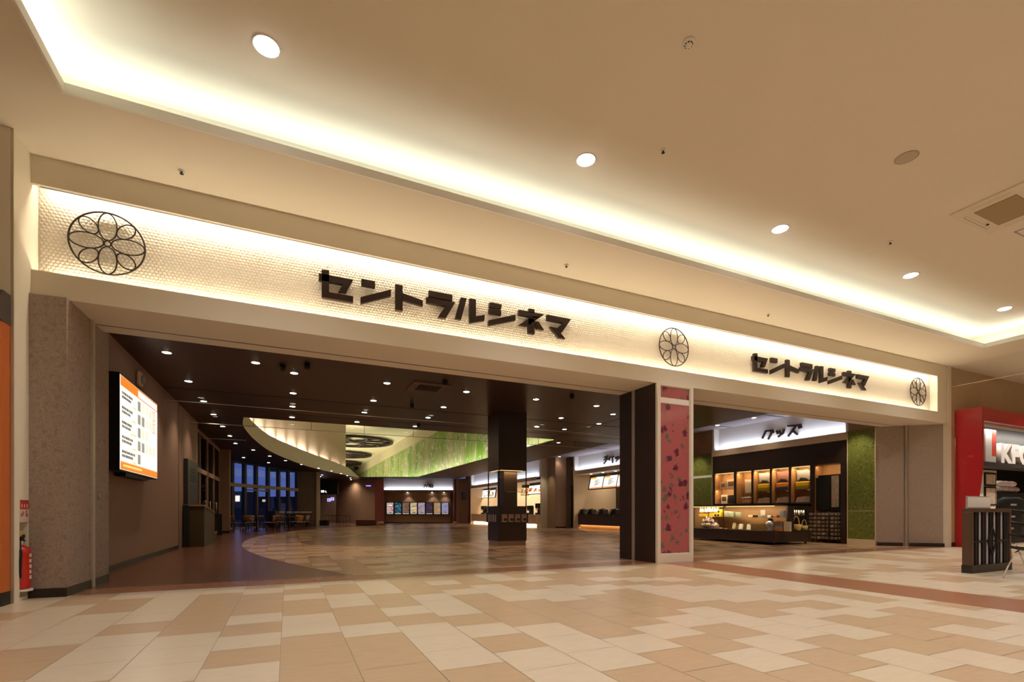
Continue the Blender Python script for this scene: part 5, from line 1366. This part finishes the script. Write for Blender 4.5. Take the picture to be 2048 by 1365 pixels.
g = B(); g.box(.02, Lc - .06, .60, .64, .42, 1.20); g.build('rear_panel', 'niche', t)
g = B(); g.box(.03, Lc - .05, .10, .60, .82, .83); g.build('glass_shelf', 'glass', t)
g = B(); g.box(.06, Lc * .48, .03, .075, 1.172, 1.198); g.box(Lc * .52, Lc - .06, .03, .075, 1.172, 1.198); g.build('lamp_strip', 'strip', t)
for x in (.12, Lc - .12):
    for y in (.12, Wc - .12):
        g = B(); g.cyl((x - .015, y, .037), (x + .015, y, .037), .035, 12); g.box(x - .02, x + .02, y - .02, y + .02, .045, .08); g.build('caster', 'black', t)
area_dir('counter_lamp', (CX + .09, 13.8, 1.165), (CX + .09, 10.2, 1.165), .03, (.3, 0, -1), 30, (1, .74, .44))
def cpos(u, dep, z): p = onX(u, 1000, CX + dep); return (CX + dep, p.y, z)
Z0c, Z1c = .425, .835
def plush(label, loc, s_, m, n_, grp='goods in the glass counter'):
    rr = random.Random(label); u = thing('plush_toy', label, 'toy', loc, 0, grp)
    g = B(); g.ell((0, 0, .075 * s_), .10 * s_, .10 * s_, .075 * s_); g.build('body', m, u)
    for k in range(n_):
        a = 2 * PI * k / n_; g = B(); g.ell((.06 * s_ * math.cos(a), .06 * s_ * math.sin(a), (.15 + .03 * rr.random()) * s_), .03 * s_, .03 * s_, .06 * s_, 10, 6); g.build('ear', m, u)
for k, (u, s_) in enumerate(((1405, 1), (1415, 1.1), (1424, 1.15), (1434, 1.1))):
    plush('white plush toy standing on the counter shelf, %s from the left' % ordn(k), cpos(u, .30, Z1c + .12), s_, wht, 3)
u = thing('yellow_crate', 'yellow box with black round dots on the counter shelf', 'box', cpos(1432, .22, Z1c), -PI / 2)
g = B(); g.prism([(-.26, 0), (.24, 0), (.30, .26), (.16, .26), (.12, .15), (-.26, .12)], -.05, .09, 'xz'); g.build('body', 'yellow', u)
g = B()
for x, z in ((.02, .06), (.14, .06), (.16, .19)): g.cyl((x, -.056, z), (x, -.05, z), .04, 12)
g.build('dots', 'blackm', u)
boxitem('yellow_tray', 'low yellow tray under the leftmost plush toys', 'tray', None, cpos(1408, .25, Z1c), .30, .2, .10, M['yellow'])
cl = pm('clear_pack', (.30, .36, .24), .2, noise=(10, .4))
for k, u in enumerate((1454, 1464, 1478)): boxitem('clear_pack', 'greenish clear pack on the counter shelf, %s of three' % ('left', 'middle', 'right')[k], 'pack', 'clear packs on the counter shelf', cpos(u, .24, Z1c), .20, .10, .20 - .02 * k, cl, M['grey'])
for k, (u, m_) in enumerate(((1505, M['yellow']), (1514, blk), (1522, M['grey']), (1544, wht), (1551, pm('rose_card', (.55, .18, .13), .5)))):
    boxitem('small_packet', '%s packet lying on the counter shelf, right half' % ('yellowish', 'black', 'grey', 'white', 'rose')[k], 'packet', 'packets on the counter shelf', cpos(u, .26, Z1c), .20, .16, .07, m_ if k else pm('pale_yellow', (.75, .68, .45), .5))
boxitem('grey_card', 'upright grey card on the counter shelf', 'card', None, cpos(1526, .34, Z1c), .16, .02, .24, M['grey'])
boxitem('grey_tin', 'grey square tin at the right end of the counter shelf', 'tin', None, cpos(1566, .30, Z1c), .15, .12, .21, pm('tin_grey', (.26, .26, .27), .4))
for k, (u, dz, s_) in enumerate(((1411, 0, 1.5), (1421, 0, 1.6), (1430, 0, 1.45), (1416, .17, 1.2), (1426, .17, 1.2))):
    plush('white and pink plush toy heaped on the counter base, %s' % ('left', 'middle', 'right', 'upper left', 'upper right')[k], cpos(u, .26, Z0c + dz), s_, pm('plush_pink%d' % k, (.74, .58, .54), .8, noise=(25, .4)), 2)
boxitem('flat_board', 'flat reddish mat on the counter base beside the plush heap', 'mat', None, cpos(1437, .18, Z0c), .6, .2, .03, pm('mat_red', (.45, .25, .20), .6))
for k, (u, m_) in enumerate(((1468, M['cream2']), (1474, M['woodmid']), (1481, wht), (1497, wht))):
    boxitem('stand_booklet', 'upright booklet on the counter base, %s from the left' % ordn(k), 'booklet', 'booklets on the counter base', cpos(u, .25, Z0c), .14, .05, .22 - .03 * (k > 1), m_, None, -.25)
u = thing('silver_jar', 'silver white bulbous jar on the counter base, right half', 'jar', cpos(1541, .28, Z0c), 0)
g = B(); g.lathe([(.09, 0), (.11, .02), (.05, .06), (.12, .15), (.14, .23), (.09, .30), (.06, .31)], 18); g.build('body', pm('silver_blue', (.55, .56, .66), .3, .3), u)
g = B(); g.lathe([(.075, .31), (.08, .34), (.04, .38), (.003, .385)], 16); g.build('lid', 'blackm', u)
boxitem('orange_figure_box', 'orange printed box on the counter base near its right end', 'box', None, cpos(1560, .30, Z0c), .30, .08, .30, pm('orange_print', (.62, .20, .06), .5, noise=(10, .5)), M['grey'])
boxitem('cream_figure_box', 'cream printed box at the right end of the counter base', 'box', None, cpos(1574, .30, Z0c), .24, .08, .29, pm('cream_print', (.70, .58, .42), .5, noise=(14, .3)))
def basket(label, loc, s_):
    u = thing('small_basket', label, 'basket', loc, 0, 'yellow baskets beyond the glass counter')
    g = B(); g.lathe([(.10 * s_, 0), (.13 * s_, .16 * s_), (.12 * s_, .16 * s_), (.09 * s_, .02), (.003, .02)], 16); g.build('bowl', pm('basket_cream', (.72, .52, .20), .6), u)
    g = B(); g.tube([(.12 * s_ * math.cos(PI * k / 10), 0, .15 * s_ + .22 * s_ * math.sin(PI * k / 10)) for k in range(11)], .014 * s_, 6); g.build('handle', pm('basket_handle', (.70, .55, .25), .6), u)
basket('pale yellow handled basket seen through the right end of the glass counter', (CX + 1.15, 10.22, Z0c), 1.2)
basket('orange yellow basket at the far right end of the glass counter', (CX + 1.53, 10.22, Z0c), .9)
for k in range(6):
    g = B(); g.lathe([(.025, 0), (.028, .10), (.015, .16), (.003, .165)], 8); tag(g.build('small_figure', wht if k % 2 else M['grey'], None, (CX + .98 + .11 * k, 10.24, .90)), 'tiny pale figure on the end shelf of the counter, %s from the left' % ordn(k), 'figure', 'tiny figures on the end shelf')
g = B(); g.box(CX + .90, CX + 1.65, 10.14, 10.42, .888, .899); tag(g.build('end_shelf', 'glass', None), 'short glass shelf at the right end of the counter', 'shelf')
area('counter_end_lamp', (CX + 1.25, 10.25, 1.17), (0, 0, 0), .6, .05, 6, (1, .74, .44))
# ------------------------------------------------------------------ ticket counter
w = B()
w.box(16.28, 16.36, 20.2, 25.72, 3.50, ZS + .02); w.box(16.0, 16.3, 25.66, 25.72, 3.52, ZS)
st('wall_ticket_sign', w, 'white')
w = B(); w.box(15.98, 16.02, 20.2, 25.72, 3.28, 3.525); w.box(16.02, 16.3, 20.2, 25.72, 3.49, 3.525); st('trim_15', w, 'cream2')
w = B(); w.box(16.0, 19.3, 25.72, 25.82, 0, ZS); st('wall_ticket_left', w, 'cream2')
w = B(); w.box(19.2, 19.3, 20.1, 25.72, 0, 3.3); st('wall_ticket_back', w, 'cream2')
w = B(); w.box(16.05, 19.3, 20.1, 20.18, 0, ZS); st('wall_ticket_right', w, 'cream2')
w = B(); w.box(16.02, 19.25, 20.15, 25.75, 3.28, 3.34); st('ceiling_ticket', w, 'white')
for y in (21, 22.2, 23.4, 24.6):
    spot('ticket_beam', (16.5, y, 3.25), 42, (1, .84, .60), 100, .8, .04)
    dup(small, (16.5, y, 3.28), 0, 'tiny lamp under the ticket sign, %s from the right' % ordn(int(round((y - 21) / 1.2))), 'tiny lamps under the ticket sign')
t = thing('ticket_sign', 'raised dark katakana lettering on the white panel over the ticket counter', 'sign', (16.27, 22, 3.9), -PI / 2)
strokes(t, rel([[(22.58, 4.14, 22.90, 4.09), (22.93, 3.96, 22.50, 3.96), (22.71, 4.11, 22.73, 3.88), (22.73, 3.88, 22.93, 3.74)],
                [(22.387, 4.08, 22.42, 3.89), (22.387, 4.03, 22.00, 4.05), (22.16, 4.04, 22.13, 3.72)],
                [(21.875, 4.0, 21.84, 3.91), (21.75, 4.01, 21.72, 3.92), (21.565, 4.01, 21.60, 3.88), (21.60, 3.88, 21.81, 3.76)],
                [(21.38, 4.07, 21.37, 3.72), (21.37, 3.94, 21.06, 3.89)]], 22), .06, .05)
t = thing('ticket_counter', 'long dark ticket counter with an amber lit plinth', 'counter', (16.02, 25.3, 0), -PI / 2)
g = B(); g.box(0, 4.9, 0, .75, .25, .84); g.build('front_panel', 'dkwood', t)
g = B(); g.box(-.02, 4.9, -.02, .80, .84, .88); g.build('worktop', 'blackm', t)
g = B(); g.box(.10, 4.9, .10, .7, 0, .25); g.build('plinth', 'niche', t)
g = B(); g.box(-.02, .14, -.02, .2, .0, .10); g.build('corner_block', 'cream2', t)
area_dir('plinth_lamp', (16.06, 25.2, .235), (16.06, 20.3, .235), .03, (.35, 0, -1), 9, (1, .60, .26))
area_dir('ticket_room_fill', (18.2, 20.6, 3.25), (18.2, 25.4, 3.25), .2, (0, 0, -1), 55, (1, .84, .62))  # fill light added so the rear of the booth is less dark
tm = None
for k, (u) in enumerate((1160, 1176, 1198, 1222)):
    p = onX(u, 1025, 16.35); lb = 'black ticket terminal on the ticket counter, %s from the left' % ordn(k)
    if tm is None:
        tm = thing('ticket_terminal', lb, 'terminal', (p.x, p.y, .88), -PI / 2, 'ticket terminals on the counter')
        g = B(); g.prism([(.10, 0), (.66, 0), (.60, .26), (.36, .30)], -.16, .20, 'xz'); g.build('body', 'black', tm, bev=.01)
        g = B(); g.prism([(-.10, 0), (.10, 0), (.36, .30), (.22, .30)], -.17, .0, 'xz'); g.build('cream_side', 'cream2', tm)
        g = B(); g.box(.36, .54, -.05, .02, .27, .34); g.build('printer', 'grey', tm)
    else: dup(tm, (p.x, p.y, .88), -PI / 2, lb)
for k, (u0, u1, v0, v1) in enumerate(((1178, 1203, 957, 953.5), (1205, 1231, 953, 949), (1233, 1262, 948.5, 943))):
    a, b2 = onX(u0, v0, 16.55), onX(u1, v1, 16.55)
    t = thing('ticket_screen', 'lit price screen with orange edges over the ticket counter, %s' % ('left', 'middle', 'right, half hidden by the pillar')[k], 'screen', (16.55, a.y, 2.40), -PI / 2, 'price screens over the ticket counter')
    t.rotation_euler = (-.22, 0, -PI / 2)
    L = a.y - b2.y
    g = B(); g.box(-.14 if k == 0 else -.03, L + .03, .01, .12, -.04, .86); g.build('housing', 'black', t)
    g = B(); g.box(0, L, 0, .01, 0, .70); g.build('display', 'scr_white', t)
    bars(t, 'orange_edge', ['scr_orange', 'scr_yellow'], [(0, L, 0, .07, 0), (0, .45 * L, .63, .70, 0), (.02, .5 * L, .57, .62, 1)])
    bars(t, 'price_lines', ['scr_grey', 'scr_dark'], [(L * .38, L * (.55 + .3 * ((q * 7) % 5) / 5), .16 + .08 * q, .20 + .08 * q, q % 2) for q in range(5)], -.004)
w = B(); a, b2 = onX(1181, 986, 19.18), onX(1198.5, 986, 19.18)
w.box(19.17, 19.19, b2.y, a.y, 0, 1.75); d = st('door_2', w, pm('ticket_door', (.33, .25, .17), .6))
w = B(); w.box(19.15, 19.17, b2.y, a.y, 1.75, 1.83); w.build('door_header', 'grey', d)
w = B(); a, b2 = onX(1213.5, 986, 19.1), onX(1262, 986, 19.1); w.box(19.14, 19.19, b2.y, a.y, 0, 2.6); st('trim_16', w, 'dkwood')
# door bay and square pillar between the counters
w = B(); w.box(16.9, 17.0, 25.8, 31, 0, ZS); st('wall_door_bay', w, 'taupe2')
w = B(); a, b2 = onX(1135.5, 1000, 16.88), onX(1146.5, 1000, 16.88); w.box(16.86, 16.9, b2.y, a.y, 0, 2.7); d = st('door_3', w, 'dkwood')
w = B(); w.box(16.85, 16.88, a.y, a.y + .1, 0, 3.9); w.box(16.85, 16.88, b2.y - .1, b2.y, 0, 3.9); w.box(16.85, 16.88, b2.y, a.y, 3.8, 3.9); w.build('door_frame', 'cream2', d)
w = B(); w.box(15.1, 15.86, 26.4, 27.45, 0, ZS); w.box(15.08, 15.1, 26.42, 27.43, 0, ZS, 1); st('wall_square_pillar', w, ['taupe2', pm('pillar_lit_face', (.40, .30, .19), .6)])  # left face has a lighter coat: the light on it is painted in
w = B(); w.box(15.09, 15.87, 26.38, 26.4, 0, .1); st('baseboard_pillar', w, 'dkbase')
spot('pillar_beam', (14.6, 26.9, 3.9), 45, (1, .82, .55), 80, .8, .04)
# ------------------------------------------------------------------ food counter (plane x = 14.3)
FX = 14.3
w = B(); w.box(FX + .26, FX + .34, 27.5, 39.6, 3.22, ZS); w.box(FX, FX + .3, 39.5, 39.6, 3.22, ZS); w.box(FX + .3, FX + 2.8, 27.42, 27.5, 0, ZS); st('wall_food_sign', w, 'white')
w = B(); w.box(FX - .02, FX + .02, 27.5, 39.6, 3.02, 3.25); w.box(FX + .02, FX + .28, 27.5, 39.6, 3.20, 3.24); st('trim_17', w, 'cream2')
w = B(); w.box(FX + 2.7, FX + 2.8, 27.5, 39.7, 0, 3.1); w.box(FX - .02, FX + 2.8, 39.6, 39.75, 0, ZS); st('wall_food_back', w, 'cream2')
w = B(); w.box(FX + .02, FX + 2.8, 27.45, 39.65, 3.02, 3.08); st('ceiling_food', w, 'white')
w = B(); w.prism([(FX + 2.8, 39.7), (15.4, 43.6), (15.3, 43.9), (FX + 2.9, 43.9)], 0, ZS, 'xy'); st('wall_food_corner', w, 'taupe2')
area_dir('food_room_lamp', (FX + 1.4, 28, 2.98), (FX + 1.4, 39.2, 2.98), .5, (.1, 0, -1), 300, (1, .84, .62))
t = thing('food_counter', 'long cream food counter with a bright lit base', 'counter', (FX + .05, 39.4, 0), -PI / 2)
g = B(); g.box(0, 11.7, 0, .7, .24, .80); g.build('front_panel', 'cream2', t)
g = B(); g.box(-.02, 11.7, -.03, .75, .80, .84); g.build('worktop', 'paper', t)
g = B(); g.box(0, 11.7, .12, .6, 0, .24); g.build('plinth', 'white', t)
area_dir('counter_base_lamp', (FX + .10, 39.3, .22), (FX + .10, 27.8, .22), .04, (.3, 0, -1), 120, (1, .82, .52))
def food_screen(u0, u1, v0, v1, kind, label, x=15.3):
    a, b2 = onX(u0, v0, x), onX(u1, v0, x); zb = onX((u0 + u1) / 2, v1, x).z; zt2 = onX((u0 + u1) / 2, v0, x).z; L = a.y - b2.y; H = zt2 - zb
    t = thing('menu_screen', label, 'screen', (x, a.y, zb), -PI / 2, 'lit menu screens over the food counter'); t.rotation_euler = (-.18, 0, -PI / 2)
    g = B(); g.box(-.02, L + .02, .01, .10, -.03, H + .22); g.build('housing', 'black', t)
    g = B(); g.box(0, L - .03, 0, .01, 0, H); g.build('display', {'w': 'scr_white', 'y': 'scr_yellow', 'o': 'scr_orange'}[kind], t)
    rr = random.Random(label); R = []
    for q in range(12):
        x0 = .05 + (L - .35) * rr.random(); z0 = .06 + (H - .25) * rr.random(); R.append((x0, x0 + .10 + .12 * rr.random(), z0, z0 + .05 + .09 * rr.random(), rr.choice((0, 0, 1, 2, 3))))
    bars(t, 'menu_pictures', ['scr_red', 'scr_sand', 'scr_brown', 'scr_orange'], R)
food_screen(959, 976, 981, 996, 'w', 'menu screen at the far left of the food counter')
food_screen(978, 989, 980.5, 995.5, 'w', 'second menu screen from the left over the food counter')
for k, u in enumerate((1041, 1046.5, 1051)): food_screen(u, u + 5, 976, 990, ('y', 'w', 'o')[k], '%s narrow menu screen right of the dark column' % ('yellow striped', 'pale', 'orange')[k])
for k in range(5): food_screen(1056 + 9.3 * k, 1065.2 + 9.3 * k, 972 - 1.15 * k, 988.5 - .6 * k, 'w', 'menu screen near the square pillar, %s of five from the left' % ordn(k))
for k, (u, hh, ww) in enumerate(((970, .62, .8), (1062, .55, .45), (1081, .68, .75))):
    p = onX(u, 1010, 14.95)
    t = thing('drink_dispenser', 'black drink machine on the food counter, %s' % ('left of the dark column', 'right beside the dark column', 'nearest the square pillar')[k], 'drink machine', (14.75, p.y, .84), -PI / 2, 'drink machines on the food counter')
    g = B(); g.box(-ww / 2, ww / 2, 0, .3, 0, .12); g.box(-ww / 2, ww / 2, .16, .3, .1, hh); g.box(-ww * .42, ww * .42, -.03, .3, hh * .62, hh + .05); g.build('body', 'black', t, bev=.01)
    for q in range(3): g = B(); g.cyl((-ww * .28 + ww * .28 * q, .0, hh * .42), (-ww * .28 + ww * .28 * q, .0, hh * .64), .03, 8); g.build('tap', 'grey', t)
p = onX(1053, 1010, 14.95)
boxitem('white_notice', 'white notice card standing on the food counter', 'card', None, (14.6, p.y, .84), .42, .03, .46, wht, M['grey'])
